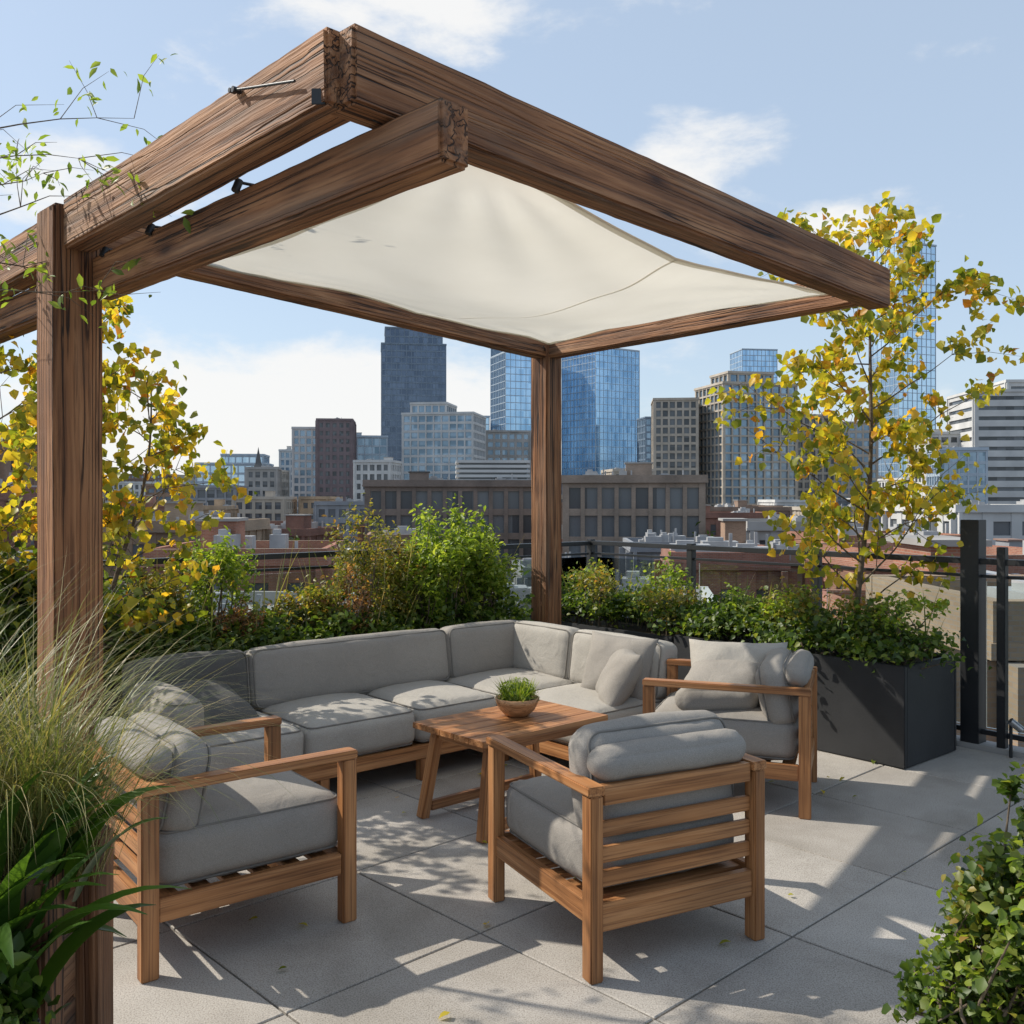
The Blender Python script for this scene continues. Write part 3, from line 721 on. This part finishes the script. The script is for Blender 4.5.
bw=empty('potted_plant',(0.025,4.68,0.45))
prof=[(0.0,0.0),(0.045,0.0),(0.06,0.006),(0.085,0.03),(0.103,0.065),(0.108,0.088),(0.103,0.09),(0.095,0.07),(0.0,0.062)]
V=[];F=[];S=40
for (r_,z_) in prof:
    for k in range(S):
        a=2*math.pi*k/S; V.append((r_*math.cos(a),r_*math.sin(a),z_))
for i in range(len(prof)-1):
    for k in range(S): F.append((i*S+k,i*S+(k+1)%S,(i+1)*S+(k+1)%S,(i+1)*S+k))
mesh_obj('bowl',V,F,M_bowl,bw,True)
mesh_obj('soil',[(0.093*math.cos(a*math.pi/10),0.093*math.sin(a*math.pi/10),0.074) for a in range(20)],[tuple(range(20))],M_soil,bw)
rr_=random.Random(5)
sp=[]
for k in range(260):
    r_=0.07*math.sqrt(rr_.random()); a=rr_.uniform(0,6.283)
    sp.append(((r_*math.cos(a),r_*math.sin(a),0.075),a+rr_.gauss(0,.4),rr_.uniform(.06,.125),.006,rr_.uniform(0.75,1.5),rr_.uniform(.1,.9),0))
ribbons('blades',sp,M_leaf_bright,bw,segs=4)
rng=np.random.default_rng(3)
d=rng.normal(size=(900,3)); d/=np.linalg.norm(d,axis=1)[:,None]; d[:,2]=np.abs(d[:,2])
Lc=d*np.array([0.105,0.105,0.105])*(0.45+0.6*rng.random((900,1)))+np.array([0,0,0.08])
leaf_mesh('foliage',Lc,0.020,M_leaf_bright,bw,3,0.35,upbias=0.1)

# ------------------------------------------------------------------ planters
def planter(name, a, b_, width, z, mat, wall=0.03):
    a=Vector((a[0],a[1],0)); b_=Vector((b_[0],b_[1],0)); e=empty(name)
    d=(b_-a).normalized(); n=Vector((-d.y,d.x,0)); h=z/2; up=Vector((0,0,h+0.004))
    bar('side_a',a+n*(width/2-wall/2)+up,b_+n*(width/2-wall/2)+up,wall,z,mat,e,0.004)
    bar('side_b',a-n*(width/2-wall/2)+up,b_-n*(width/2-wall/2)+up,wall,z,mat,e,0.004)
    hw=width/2-wall
    bar('end_a',a+d*wall/2+n*hw+up,a+d*wall/2-n*hw+up,wall,z-0.004,mat,e,0.002)
    bar('end_b',b_-d*wall/2+n*hw+up,b_-d*wall/2-n*hw+up,wall,z-0.004,mat,e,0.002)
    bar('soil',a+d*wall+Vector((0,0,z-0.06)),b_-d*wall+Vector((0,0,z-0.06)),width-2*wall-0.002,0.05,M_soil,e,0)
    return e
p0=Vector((2.18,5.33,0))+E1*0.315
planter('charcoal_planter',p0,p0-E2*1.65,0.63,0.57,M_char)
planter('charcoal_planter',p0-E2*1.68,p0-E2*3.3,0.60,0.55,M_char)
q0=Vector((-3.6,4.15,0)); q1=Vector((-1.75,5.73,0)); q2=Vector((-1.72,5.755,0)); q3=Vector((-0.05,7.18,0))
planter('charcoal_planter',q0,q1,0.6,0.5,M_char); planter('charcoal_planter',q2,q3,0.6,0.5,M_char)

def along(a,b,t): return (a[0]+(b[0]-a[0])*t,a[1]+(b[1]-a[1])*t)
RA=tuple(p0)[:2]; RB=tuple(p0-E2*3.25)[:2]
bl=[]
rr=random.Random(4)
for k in range(13):
    c=along(RA,RB,0.04+k/13*0.95); bl.append(((c[0]+rr.uniform(-.12,.12),c[1]+rr.uniform(-.12,.12),0.61+rr.uniform(0,.07)),(0.26,0.26,rr.uniform(.09,.17))))
shrub('trailing_planter_shrub',bl,13000,0.036,M_leaf_green,11,18,0.25,width=0.75,base_z=0.5)
bl=[]
for k in range(9):
    c=along(RA,RB,0.05+k/9*0.9); bl.append(((c[0]+rr.uniform(-.2,.2),c[1]+rr.uniform(-.2,.2),0.72+rr.uniform(0,.12)),(0.18,0.18,rr.uniform(.10,.2))))
shrub('light_planter_shrub',bl[::2],2400,0.032,M_leaf_bright,12,12,0.25,base_z=0.5)
shrub('olive_planter_shrub',bl[1::2]+bl[2:3],2800,0.032,M_leaf_olive,13,14,0.25,base_z=0.5)

def lp(t,off=0): 
    c=along(tuple(q0),tuple(q3),t); return (c[0]-0.65*off,c[1]+0.76*off)
bl=[]
for k in range(20):
    c=lp(0.16+k/20*0.84,rr.uniform(-.12,.12)); bl.append(((c[0],c[1],0.58+rr.uniform(0,.08)),(0.27,0.27,rr.uniform(.12,.22))))
shrub('green_planter_shrub',bl,18000,0.04,M_leaf_green,21,16,0.25,width=0.7,base_z=0.45)
c=lp(0.885,0.02)
shrub('bright_green_shrub',[((c[0],c[1],0.95),(0.36,0.34,0.46)),((c[0]+.22,c[1]+.12,0.87),(0.28,0.26,0.38)),((c[0]-.2,c[1]-.2,0.78),(0.25,0.24,0.3))],12500,0.038,M_leaf_bright,22,60,0.12,width=0.5,base_z=0.45)
c=lp(0.74,0.05)
shrub('olive_shrub',[((c[0],c[1],0.95),(0.26,0.26,0.46)),((c[0]+.2,c[1]+.2,0.88),(0.2,0.2,0.38))],4400,0.032,M_leaf_olive,23,34,0.13,width=0.45,base_z=0.45)
c=lp(0.69,-0.06)
shrub('rust_flower_shrub',[((c[0],c[1],0.80),(0.20,0.18,0.26)),((c[0]-.55,c[1]-.45,0.74),(0.18,0.16,0.18))],1500,0.026,M_leaf_rust,27,30,0.12,width=0.5,base_z=0.45)
c=lp(0.53,0.05)
shrub('yellow_green_shrub',[((c[0],c[1],0.98),(0.2,0.2,0.36)),((c[0]-.25,c[1]-.2,0.75),(0.2,0.2,0.25))],3000,0.034,M_leaf_bright,24,26,0.15,width=0.5,base_z=0.45)
c=lp(0.64,0.0)
shrub('flowering_shrub',[((c[0],c[1],0.72),(0.25,0.22,0.22))],1800,0.032,M_leaf_olive,25,20,0.2,base_z=0.45)
c=lp(0.38,0.05)
shrub('dark_green_shrub',[((c[0],c[1],0.72),(0.35,0.3,0.28)),((c[0]-.4,c[1]-.35,0.8),(0.35,0.3,0.35))],7500,0.045,M_leaf_green,26,26,0.2,width=0.6,base_z=0.45)
c=lp(0.45,0.12)
shrub('olive_shrub',[((c[0],c[1],0.85),(0.22,0.22,0.30))],2000,0.032,M_leaf_olive,28,26,0.15,width=0.45,base_z=0.45)
sp=[];rr2=random.Random(9)
for k in range(110):
    t_=rr2.uniform(0.4,0.98); c=lp(t_,rr2.uniform(-.2,.2))
    sp.append(((c[0],c[1],0.5),rr2.uniform(0,6.28),rr2.uniform(.35,.85),0.009,rr2.uniform(1.2,1.5),rr2.uniform(.1,.6),0))
ribbons('ornamental_grass',sp+[((a[0],a[1],.55),rr2.uniform(0,6.28),rr2.uniform(.3,.55),0.009,1.35,.4,0) for a in [along(RA,RB,rr2.random()) for _ in range(70)]],M_grass)

# trees
tree('yellow_leaf_tree',(2.14,5.95,0.5),2.60,0.86,34,19,0.053,M_leaf_yellow,5,start=0.12,lean=(0.12,0.0),r0=0.02,twigs=6,up=0.75,width=0.85,taper=0.42)
tree('yellow_leaf_tree',(-2.22,5.15,0.45),2.1,0.72,18,11,0.05,M_leaf_yellow,8,start=0.14,lean=(0.10,0.0),r0=0.018,twigs=6,up=0.75,width=0.85,stems=2)
tree('yellow_leaf_tree',(-2.75,4.9,0.45),2.0,0.7,20,12,0.05,M_leaf_yellow,14,start=0.14,lean=(0.1,0.0),r0=0.018,twigs=6,up=0.75,width=0.85)
tree('green_leaf_tree',(-2.06,3.45,0.0),2.9,0.68,16,8,0.042,M_leaf_twig,17,start=0.76,lean=(0.04,0.0),r0=0.02,twigs=6,up=0.4,width=0.42,taper=0.1)

# bottom-left timber planter with grasses and broad leaves
e=empty('timber_planter')
X0,X1,Y0,Y1=-2.1,-0.98,2.06,2.32
bar('corner_post_near',(X1-0.05,Y0,0),(X1-0.05,Y0,0.70),0.10,0.10,M_planter_wood,e,0.008,0.003,up=Vector((0,1,0)))
bar('corner_post_far',(X1-0.05,Y1,0),(X1-0.05,Y1,0.70),0.10,0.10,M_planter_wood,e,0.008,0.003,up=Vector((0,1,0)))
for k in range(4):
    z=0.09+k*0.162
    bar('side_board_%d'%k,(X1-0.065,Y0+0.051,z),(X1-0.065,Y1-0.051,z),0.03,0.156,M_planter_wood,e,0.004)
    bar('front_board_%d'%k,(X0,Y0,z),(X1-0.101,Y0,z),0.03,0.156,M_planter_wood,e,0.004)
    bar('back_board_%d'%k,(X0,Y1,z),(X1-0.101,Y1,z),0.03,0.156,M_planter_wood,e,0.004)
bar('soil',(X0,(Y0+Y1)/2,0.60),(X1-0.085,(Y0+Y1)/2,0.60),Y1-Y0-0.04,0.05,M_soil,e,0)

rg=random.Random(31); sp=[]
for (cx,cy,n_,l_) in ((-1.16,2.26,750,0.80),(-1.36,2.24,650,0.90),(-1.07,2.27,400,0.70),(-1.6,2.24,400,0.95)):
    for k in range(n_):
        az=rg.uniform(0,6.283); ln=l_*rg.uniform(.45,1.1)
        sp.append(((cx+rg.gauss(0,.045),cy+rg.gauss(0,.03),0.61),az,ln,rg.uniform(.0016,.0036),rg.uniform(1.0,1.52),rg.uniform(0.8,2.5),rg.uniform(-.5,.5)))
ribbons('fountain_grass',sp,M_grass,segs=9)
sp=[]
for k in range(40):
    az=rg.uniform(-2.8,0.9); sp.append(((-1.08+rg.gauss(0,.08),1.97+rg.gauss(0,.03),0.44),az,rg.uniform(.28,.5),rg.uniform(.05,.085),rg.uniform(.9,1.5),rg.uniform(.8,2.0),rg.uniform(-.4,.4)))
for k in range(18):
    az=rg.uniform(-0.8,1.2); sp.append(((-1.04+rg.gauss(0,.03),2.08+rg.gauss(0,.03),0.62),az,rg.uniform(.22,.38),rg.uniform(.05,.08),rg.uniform(1.1,1.5),rg.uniform(.8,1.8),rg.uniform(-.4,.4)))
ribbons('broad_leaf_plant',sp,M_leaf_dark,segs=10,fold=0.35)
planter('charcoal_planter',(-2.0,1.87),(-0.98,1.87),0.26,0.42,M_char)
shrub('low_green_shrub',[((-1.1,1.88,0.47),(0.16,0.13,0.16)),((-1.3,1.88,0.5),(0.2,0.14,0.2)),((-1.0,1.80,0.40),(0.10,0.1,0.16))],4200,0.034,M_leaf_green,33,24,0.2,width=0.65,base_z=0.38)

# bottom right shrub
planter('charcoal_planter',(1.24,2.3),(2.0,1.65),0.40,0.22,M_char)
shrub('variegated_shrub',[((1.30,2.30,0.38),(0.24,0.22,0.28)),((1.5,2.15,0.50),(0.26,0.24,0.30)),((1.10,2.34,0.22),(0.14,0.13,0.15)),((1.40,2.42,0.60),(0.14,0.13,0.28)),((1.22,2.4,0.46),(0.1,0.1,0.18))],9500,0.028,M_leaf_green,41,50,0.10,width=0.8,base_z=0.2)
shrub('light_leaf_shrub',[((1.32,2.26,0.46),(0.28,0.26,0.30)),((1.14,2.32,0.28),(0.15,0.15,0.18))],1500,0.026,M_leaf_bright,42,36,0.12,width=0.8,base_z=0.2)
shrub('flowering_ground_shrub',[((1.34,2.28,0.46),(0.28,0.26,0.30))],1500,0.022,M_leaf_olive,43,40,0.12,width=0.8,base_z=0.2)

# ------------------------------------------------------------------ railing
rl=empty('terrace_railing')
ue=U_EDGE-0.06; ve=V_EDGE+0.06
def rp(u,v,z): return UV(u,v,z)
vs=[ve+0.0,ve+1.1,ve+2.2,-2.62,-1.5,-0.4,0.7]
for i,v in enumerate(vs):
    big = (v==-2.62)
    bar('rail_post_%d'%i,rp(ue,v,0),rp(ue,v,1.38 if big else 1.16),0.11 if big else 0.055,0.11 if big else 0.055,M_black,rl,0.003,up=E1)
us=[ue-1.15*k for k in range(1,9)]
for i,u in enumerate(us):
    bar('rail_post_b%d'%i,rp(u,ve,0),rp(u,ve,1.12),0.05,0.05,M_black,rl,0.003,up=E1)
for z,wd,hh in ((1.13,0.07,0.035),(1.04,0.025,0.018),(0.10,0.03,0.03)):
    bar('rail_r%.2f'%z,rp(ue,ve+0.0,z),rp(ue,2.0,z),wd,hh,M_black,rl,0.002)
    bar('rail_l%.2f'%z,rp(-4,ve+0.002,z-0.004),rp(ue-0.04,ve+0.002,z-0.004),wd,hh,M_black,rl,0.002)
for i in range(len(vs)-1):
    bar('glass_pane_r%d'%i,rp(ue,vs[i]+0.08,0.57),rp(ue,vs[i+1]-0.08,0.57),0.010,0.88,M_glass,rl,0)
uu=[ue]+us
for i in range(len(uu)-1):
    bar('glass_pane_l%d'%i,rp(uu[i]-0.06,ve,0.57),rp(uu[i+1]+0.06,ve,0.57),0.010,0.88,M_glass,rl,0)
bar('rail_post_inner',rp(ue-0.02,-2.44,0),rp(ue-0.02,-2.44,1.22),0.05,0.05,M_black,rl,0.003,up=E1)
fx=empty('outdoor_spot_light')
pz=rp(ue-0.10,-2.36,0.20)
bar('bracket',pz,pz+Vector((0.0,-0.06,0.0)),0.02,0.02,M_black,fx,0.002)
tube('lamp_head',[tuple(pz+Vector((-0.04,-0.07,0.03))),tuple(pz+Vector((0.02,-0.08,-0.02)))],0.022,M_steel,fx)
bar('stem',pz+Vector((0,0,-0.20)),pz,0.015,0.015,M_black,fx,0.001)

# ------------------------------------------------------------------ city
gm=noisy_mat('city_ground',(0.09,0.09,0.09),(0.2,0.19,0.17),0.02,0.95)
mesh_obj('ground',[(-5000,-2000,GZ),(5000,-2000,GZ),(5000,9000,GZ),(-5000,9000,GZ)],[(0,1,2,3)],gm)

building('dark_glass_tower',-64,620,40,34,100,M_mull,G_dark,8,4,3,0.5,0.8,0.25,tiers=[(0.06,0.94,0.06,0.94,10),],units=0)
building('glass_tower_crown_block',-64,668,30,20,122,M_mull_l,G_blue,8,4,3,0.2,0.4,0.12,units=0,cornice=False)
building('stepped_apartment_tower',-28,400,29,24,37,M_white,G_mid,-10,3.4,3.2,0.6,1.0,0.3,tiers=[(0.1,0.6,0.1,0.8,4)],units=0)
building('grey_office_block',-4,430,22,20,32,M_conc,G_mid,5,3.4,3,1.0,1.4,0.3)
o=building('slanted_glass_tower',5,560,28,26,86,M_mull_l,G_blue,20,4,3,0.22,0.4,0.12,units=0,cornice=False)
V=[(-14,-13,86.2),(14,-13,86.2),(14,13,86.2),(-14,13,86.2),(-14,-13,99),(14,-13,90),(14,13,90),(-14,13,99)]
mesh_obj('sloping_crown',V,[(4,5,6,7),(0,1,5,4),(1,2,6,5),(2,3,7,6),(3,0,4,7)],G_blue,o)
building('blue_glass_tower',51.5,560,32,32,88,M_mull_l,G_blue,33,4,3,0.16,0.26,0.12,units=0,cornice=False)
building('glass_tower',181,720,27,24,113,M_mull_l,G_blue,8,4,3,0.3,0.5,0.12,units=0)
building('tan_apartment_tower',59.5,352,15,18,38,M_tan,G_win,-6,3.0,2.4,0.7,0.9,0.35)
building('balcony_apartment_tower',85,350,28,22,43,M_tan,G_mid,14,3.0,3.1,0.55,0.6,0.5,tiers=[(0.15,0.75,0.2,0.8,4)],units=0)
building('tan_apartment_block',110,362,17,18,33,M_tan,G_win,4,3.0,2.6,0.9,0.9,0.35)
building('tall_glass_tower',205,505,24,22,134,M_mull_l,G_pale,20,4,3,0.22,0.35,0.12,tiers=[(0.0,0.7,0.0,1.0,5)],units=0)
building('white_striped_tower',155,300,28,20,35,M_white,G_win,-4,3.1,28,1.2,1.9,0.4,tiers=[(0.4,0.95,0.2,0.8,3)],units=0)
building('white_apartment_block',136,310,9,16,23,M_white,G_win,0,3.1,2.6,0.8,1.4,0.3)
building('plum_apartment_tower',-69.5,380,13,18,33,M_plum,G_win,6,3.2,2.6,1.1,1.4,0.3)
building('pale_apartment_tower',-84,395,10,16,31,M_white,G_mid,6,3.2,2.6,0.7,1.0,0.3)
building('teal_glass_block',-60,402,15,16,28,M_mull_l,G_mid,8,3.4,3,0.4,0.7,0.2)
building('slim_white_tower',-104,450,7,10,25,M_white,G_mid,0,3.4,2.5,0.7,1.1,0.3)
building('pale_glass_block',-121,420,29,20,17.5,M_mull_l,G_pale,6,3.6,3,0.5,0.9,0.2,tiers=[(0.35,0.95,0.1,0.9,3.5)],units=0)
building('pale_office_block',-99.5,402,8,14,14,M_conc,G_mid,0,3.4,3,0.8,1.2,0.3)
building('dark_grid_block',-93.5,300,17,16,6,M_grey,G_win,4,3.2,3,0.6,0.8,0.4)
building('tan_low_block',-72,280,14,14,2.5,M_tan,G_win,0,3.2,3,0.9,1.2,0.3)
building('distant_glass_tower',-26,560,22,20,50,M_mull_l,G_pale,12,4,3,0.3,0.5,0.2)
building('distant_office_tower',76,520,12,14,46,M_mull,G_mid,10,3.6,3,0.5,0.9,0.2)
building('tan_office_tower',152,430,18,16,36,M_tan,G_mid,-6,3.4,2.8,0.7,1.2,0.3)
building('brown_apartment_tower',-158,310,18,16,22,M_brick_brown,G_win,4,3.2,2.6,0.9,1.3,0.3)
building('concrete_mid_rise',-88,340,10,12,13,M_conc,G_win,8,3.2,2.6,0.9,1.3,0.3)
building('stone_mid_rise',36,300,12,14,11,M_tan,G_win,8,3.2,2.4,0.8,1.2,0.3)
building('white_mid_rise',-46,330,12,14,15,M_white,G_win,-8,3.2,2.4,0.8,1.2,0.3)
building('glass_mid_rise',125,270,12,12,16,M_mull_l,G_mid,-8,3.4,2.6,0.4,0.8,0.2)
V=[];F=[];MI=[]
add_box(V,F,MI,-2.5,2.5,-2.5,2.5,GZ,12,0); b=len(V)
V+=[(-2.8,-2.8,12),(2.8,-2.8,12),(2.8,2.8,12),(-2.8,2.8,12),(-1,-1,17),(1,-1,17),(1,1,17),(-1,1,17),(0,0,24)]
F+=[(b,b+1,b+5,b+4),(b+1,b+2,b+6,b+5),(b+2,b+3,b+7,b+6),(b+3,b,b+4,b+7),(b+4,b+5,b+8),(b+5,b+6,b+8),(b+6,b+7,b+8),(b+7,b+4,b+8),(b+3,b+2,b+1,b)]; MI+=[1]*9
o=mesh_obj('spired_tower',V,F,[M_tan,M_roof_d]); o.data.polygons.foreach_set('material_index',MI); o.location=(-107,405,0)
building('brown_loft_building',14,112,14.6,16,4.2,M_brick_loft,G_win,-6,3.1,1.75,0.45,0.75,0.3,units=6)
o=building('brown_loft_building',-8,128,21,16,4.0,M_brick_loft,G_win,4,3.1,1.9,0.5,0.8,0.3,units=5,roof=M_roof_d)
V=[];F=[];MI=[]
for k in range(5): add_box(V,F,MI,0.5,10.0,-5,3,3.8+k*0.62,4.15+k*0.62,0)
add_box(V,F,MI,0.9,9.6,-4.6,2.6,3.5,6.4,1)
pv=mesh_obj('louvred_pavilion',V,F,[M_white,G_win],o); pv.data.polygons.foreach_set('material_index',MI)
building('brick_warehouse',-56,100,9,12,8.3,M_brick_brown,G_win,6,3.4,2.6,1.3,1.6,0.2)
building('brick_warehouse',-33.5,60,7.4,10,2.3,M_brick_red,G_win,6,3.4,2.4,1.2,1.6,0.2)
building('brick_row_building',10.8,50,5,8,-1.0,M_brick_red,G_win,-6,3.0,1.6,0.9,1.4,0.1)
building('white_low_building',5.2,40,5.6,7,-2.4,M_white,G_win,-8,3.2,2.4,1.4,1.8,0.12,roof=M_roof)
building('brick_row_building',16,62,6,9,-1.6,M_brick_brown,G_win,-6,3.0,1.7,0.9,1.4,0.1)
building('brick_row_building',11.0,23.5,5.2,6,-1.0,M_brick_red,G_win,-4,3.1,1.7,1.0,1.6,0.06)
building('tan_brick_house',9.75,16.2,5.2,4.4,0.05,M_brick_tan,G_win,0,3.0,1.8,1.0,1.5,0.06,units=1)
building('brick_corner_building',19,42,7,10,-0.6,M_brick_red,G_win,8,3.1,1.8,1.0,1.4,0.1)
building('white_low_building',54,112,13,16,1.0,M_white,G_win,4,3.2,3,1.2,1.5,0.2)
building('stone_low_building',27,92,10,12,-0.4,M_conc,G_win,-4,3.2,2.2,0.8,1.3,0.2)
building('red_brick_building',26.5,70,9,9,-0.9,M_brick_red,G_win,5,3.0,1.9,0.9,1.3,0.12)
building('red_brick_building',-14,52,8,9,-0.9,M_brick_red,G_win,5,3.0,1.9,0.9,1.3,0.12)
building('tan_brick_building',-25,74,9,9,0.0,M_brick_tan,G_win,-3,3.0,1.9,0.9,1.3,0.12)

rg=random.Random(77)
names={id(M_brick_red):'red_brick_building',id(M_brick_brown):'brown_brick_building',id(M_brick_tan):'tan_brick_building',id(M_conc):'concrete_building',id(M_white):'white_building',id(M_tan):'stone_building',id(M_grey):'grey_panel_building'}
rows=[(34,43,(575,650)),(52,62,(552,608)),(78,90,(534,580)),(108,122,(520,560)),(148,168,(510,544)),(205,230,(500,530)),(280,305,(488,520)),(370,400,(476,510)),(470,500,(470,506)),(590,620,(466,502)),(760,800,(466,502)),(950,1000,(474,500))]
for (ya,yb,(pa,pb)) in rows:
    yc=(ya+yb)/2; x=-0.68*yc+rg.uniform(0,4)
    step=max(6,yc*0.062) if yc<250 else yc*0.038
    while x<0.68*yc:
        w=rg.uniform(0.6,1.6)*step; d=(yb-ya)*rg.uniform(0.6,0.95)
        cx=x+w/2; x+=w+rg.choice([0.6,0.6,2.5,5])
        zt_=1.5-(rg.uniform(pa,pb)-500)/960*ya
        if any(cx-w/2-.5<f[1] and cx+w/2+.5>f[0] and yc-d/2-.5<f[3] and yc+d/2+.5>f[2] for f in FIXED): continue
        wall=rg.choice([M_brick_red,M_brick_red,M_brick_red,M_brick_brown,M_brick_brown,M_brick_tan,M_conc,M_tan,M_grey,M_white] if yc<260 else [M_brick_brown,M_conc,M_white,M_tan,M_grey,M_white,M_brick_tan])
        far=yc>250
        building(names[id(wall)],cx,yc,w,d,zt_,wall,rg.choice([G_win,G_win,G_mid]) if far else G_win,rg.uniform(-9,9),rg.uniform(2.9,3.4),rg.uniform(1.6,2.4) if not far else rg.uniform(2.2,3.2),rg.uniform(0.7,1.1),rg.uniform(1.1,1.6),0.1 if not far else 0.3,roof=rg.choice([M_roof,M_roof,M_roof_d,M_roof_r]),units=rg.choice([2,4,6]) if not far else 0,seed=3,reg=False)

rng=np.random.default_rng(9); P=[]
for k in range(70):
    y=rng.uniform(30,150); x=rng.uniform(-.6,.6)*y
    c=np.array([x,y,-7-rng.uniform(0,4)]); 
    for q in range(9):
        P.append(c+rng.normal(size=3)*1.6+rng.normal(size=(60,3))*0.8)
leaf_mesh('distant_tree_mass',np.concatenate(P),0.6,M_leaf_city,None,9)

# ------------------------------------------------------------------ light
S=Vector((-0.72,0.20,0.67)).normalized()
sl=bpy.data.lights.new('sun','SUN'); sl.energy=5.0; sl.angle=math.radians(0.5); sl.color=(1.0,0.93,0.81)
so=bpy.data.objects.new('sun',sl); link(so); so.rotation_euler=S.to_track_quat('Z','Y').to_euler(); so.location=(-10,3,15)
el=math.asin(S.z); az=math.atan2(S.x,S.y)

w=bpy.data.worlds.new('World'); scene.world=w; w.use_nodes=True; nt=w.node_tree; L=nt.links
for n in list(nt.nodes): nt.nodes.remove(n)
out=N(nt,'ShaderNodeOutputWorld'); sky=N(nt,'ShaderNodeTexSky'); sky.sky_type='NISHITA'; sky.sun_disc=False
sky.sun_elevation=el; sky.sun_rotation=az%(2*math.pi); sky.air_density=1.0; sky.dust_density=1.0; sky.ozone_density=1.0; sky.altitude=20
bg=N(nt,'ShaderNodeBackground'); bg.inputs[1].default_value=0.15; L.new(sky.outputs[0],bg.inputs[0])
veil=N(nt,'ShaderNodeBackground'); veil.inputs[0].default_value=(0.69,0.83,1.0,1); veil.inputs[1].default_value=0.95
vm=N(nt,'ShaderNodeMixShader'); vm.inputs[0].default_value=0.56; L.new(bg.outputs[0],vm.inputs[1]); L.new(veil.outputs[0],vm.inputs[2])
bg2=N(nt,'ShaderNodeBackground'); bg2.inputs[0].default_value=(1.0,0.99,0.97,1); bg2.inputs[1].default_value=0.97
tc=N(nt,'ShaderNodeTexCoord')
nz=N(nt,'ShaderNodeTexNoise'); nz.inputs['Scale'].default_value=7.0; nz.inputs['Detail'].default_value=7; nz.inputs['Roughness'].default_value=0.6; nz.inputs['Distortion'].default_value=0.15
mp=N(nt,'ShaderNodeMapping'); mp.inputs['Scale'].default_value=(1,1,2.2); mp.inputs['Location'].default_value=(0.3,0.1,0.2)
L.new(tc.outputs['Generated'],mp.inputs[0]); L.new(mp.outputs[0],nz.inputs['Vector'])
acc=None
for (dx,dz,rx,rz,amp) in ((0.175,0.35,0.11,0.05,0.36),(-0.085,0.51,0.17,0.045,0.36),(-0.45,0.33,0.16,0.05,0.32),(-0.30,0.10,0.36,0.10,0.34),(-0.20,0.13,0.12,0.04,0.16),(0.34,0.28,0.07,0.035,0.26),(0.05,0.07,0.6,0.07,0.26),(0.24,0.27,0.12,0.02,0.2)):
    c=Vector((dx,1,dz)).normalized()
    s=N(nt,'ShaderNodeVectorMath',operation='SUBTRACT'); L.new(tc.outputs['Generated'],s.inputs[0]); s.inputs[1].default_value=c
    m=N(nt,'ShaderNodeVectorMath',operation='MULTIPLY'); L.new(s.outputs[0],m.inputs[0]); m.inputs[1].default_value=(1/rx,1.2,1/rz)
    ln=N(nt,'ShaderNodeVectorMath',operation='LENGTH'); L.new(m.outputs[0],ln.inputs[0])
    mr=N(nt,'ShaderNodeMapRange',interpolation_type='SMOOTHSTEP'); L.new(ln.outputs['Value'],mr.inputs[0])
    mr.inputs[1].default_value=0.0; mr.inputs[2].default_value=1.4; mr.inputs[3].default_value=amp; mr.inputs[4].default_value=0.0
    if acc is None: acc=mr.outputs[0]
    else:
        a=N(nt,'ShaderNodeMath',operation='ADD'); L.new(acc,a.inputs[0]); L.new(mr.outputs[0],a.inputs[1]); acc=a.outputs[0]
a=N(nt,'ShaderNodeMath',operation='ADD'); L.new(acc,a.inputs[0]); L.new(nz.outputs['Fac'],a.inputs[1])
mr=N(nt,'ShaderNodeMapRange',interpolation_type='SMOOTHSTEP'); L.new(a.outputs[0],mr.inputs[0])
mr.inputs[1].default_value=0.58; mr.inputs[2].default_value=0.86; mr.inputs[3].default_value=0.0; mr.inputs[4].default_value=0.9
mix=N(nt,'ShaderNodeMixShader'); L.new(mr.outputs[0],mix.inputs[0]); L.new(vm.outputs[0],mix.inputs[1]); L.new(bg2.outputs[0],mix.inputs[2])
L.new(mix.outputs[0],out.inputs[0])

# ------------------------------------------------------------------ camera
cd=bpy.data.cameras.new('camera'); cd.sensor_width=36; cd.lens=33.75; cd.shift_y=-12/1024; cd.clip_start=0.05; cd.clip_end=12000
co=bpy.data.objects.new('camera',cd); link(co); co.location=(0,0,1.5); co.rotation_euler=(math.radians(90),0,0)
scene.camera=co
scene.view_settings.view_transform='Standard'; scene.view_settings.look='None'; scene.view_settings.exposure=0
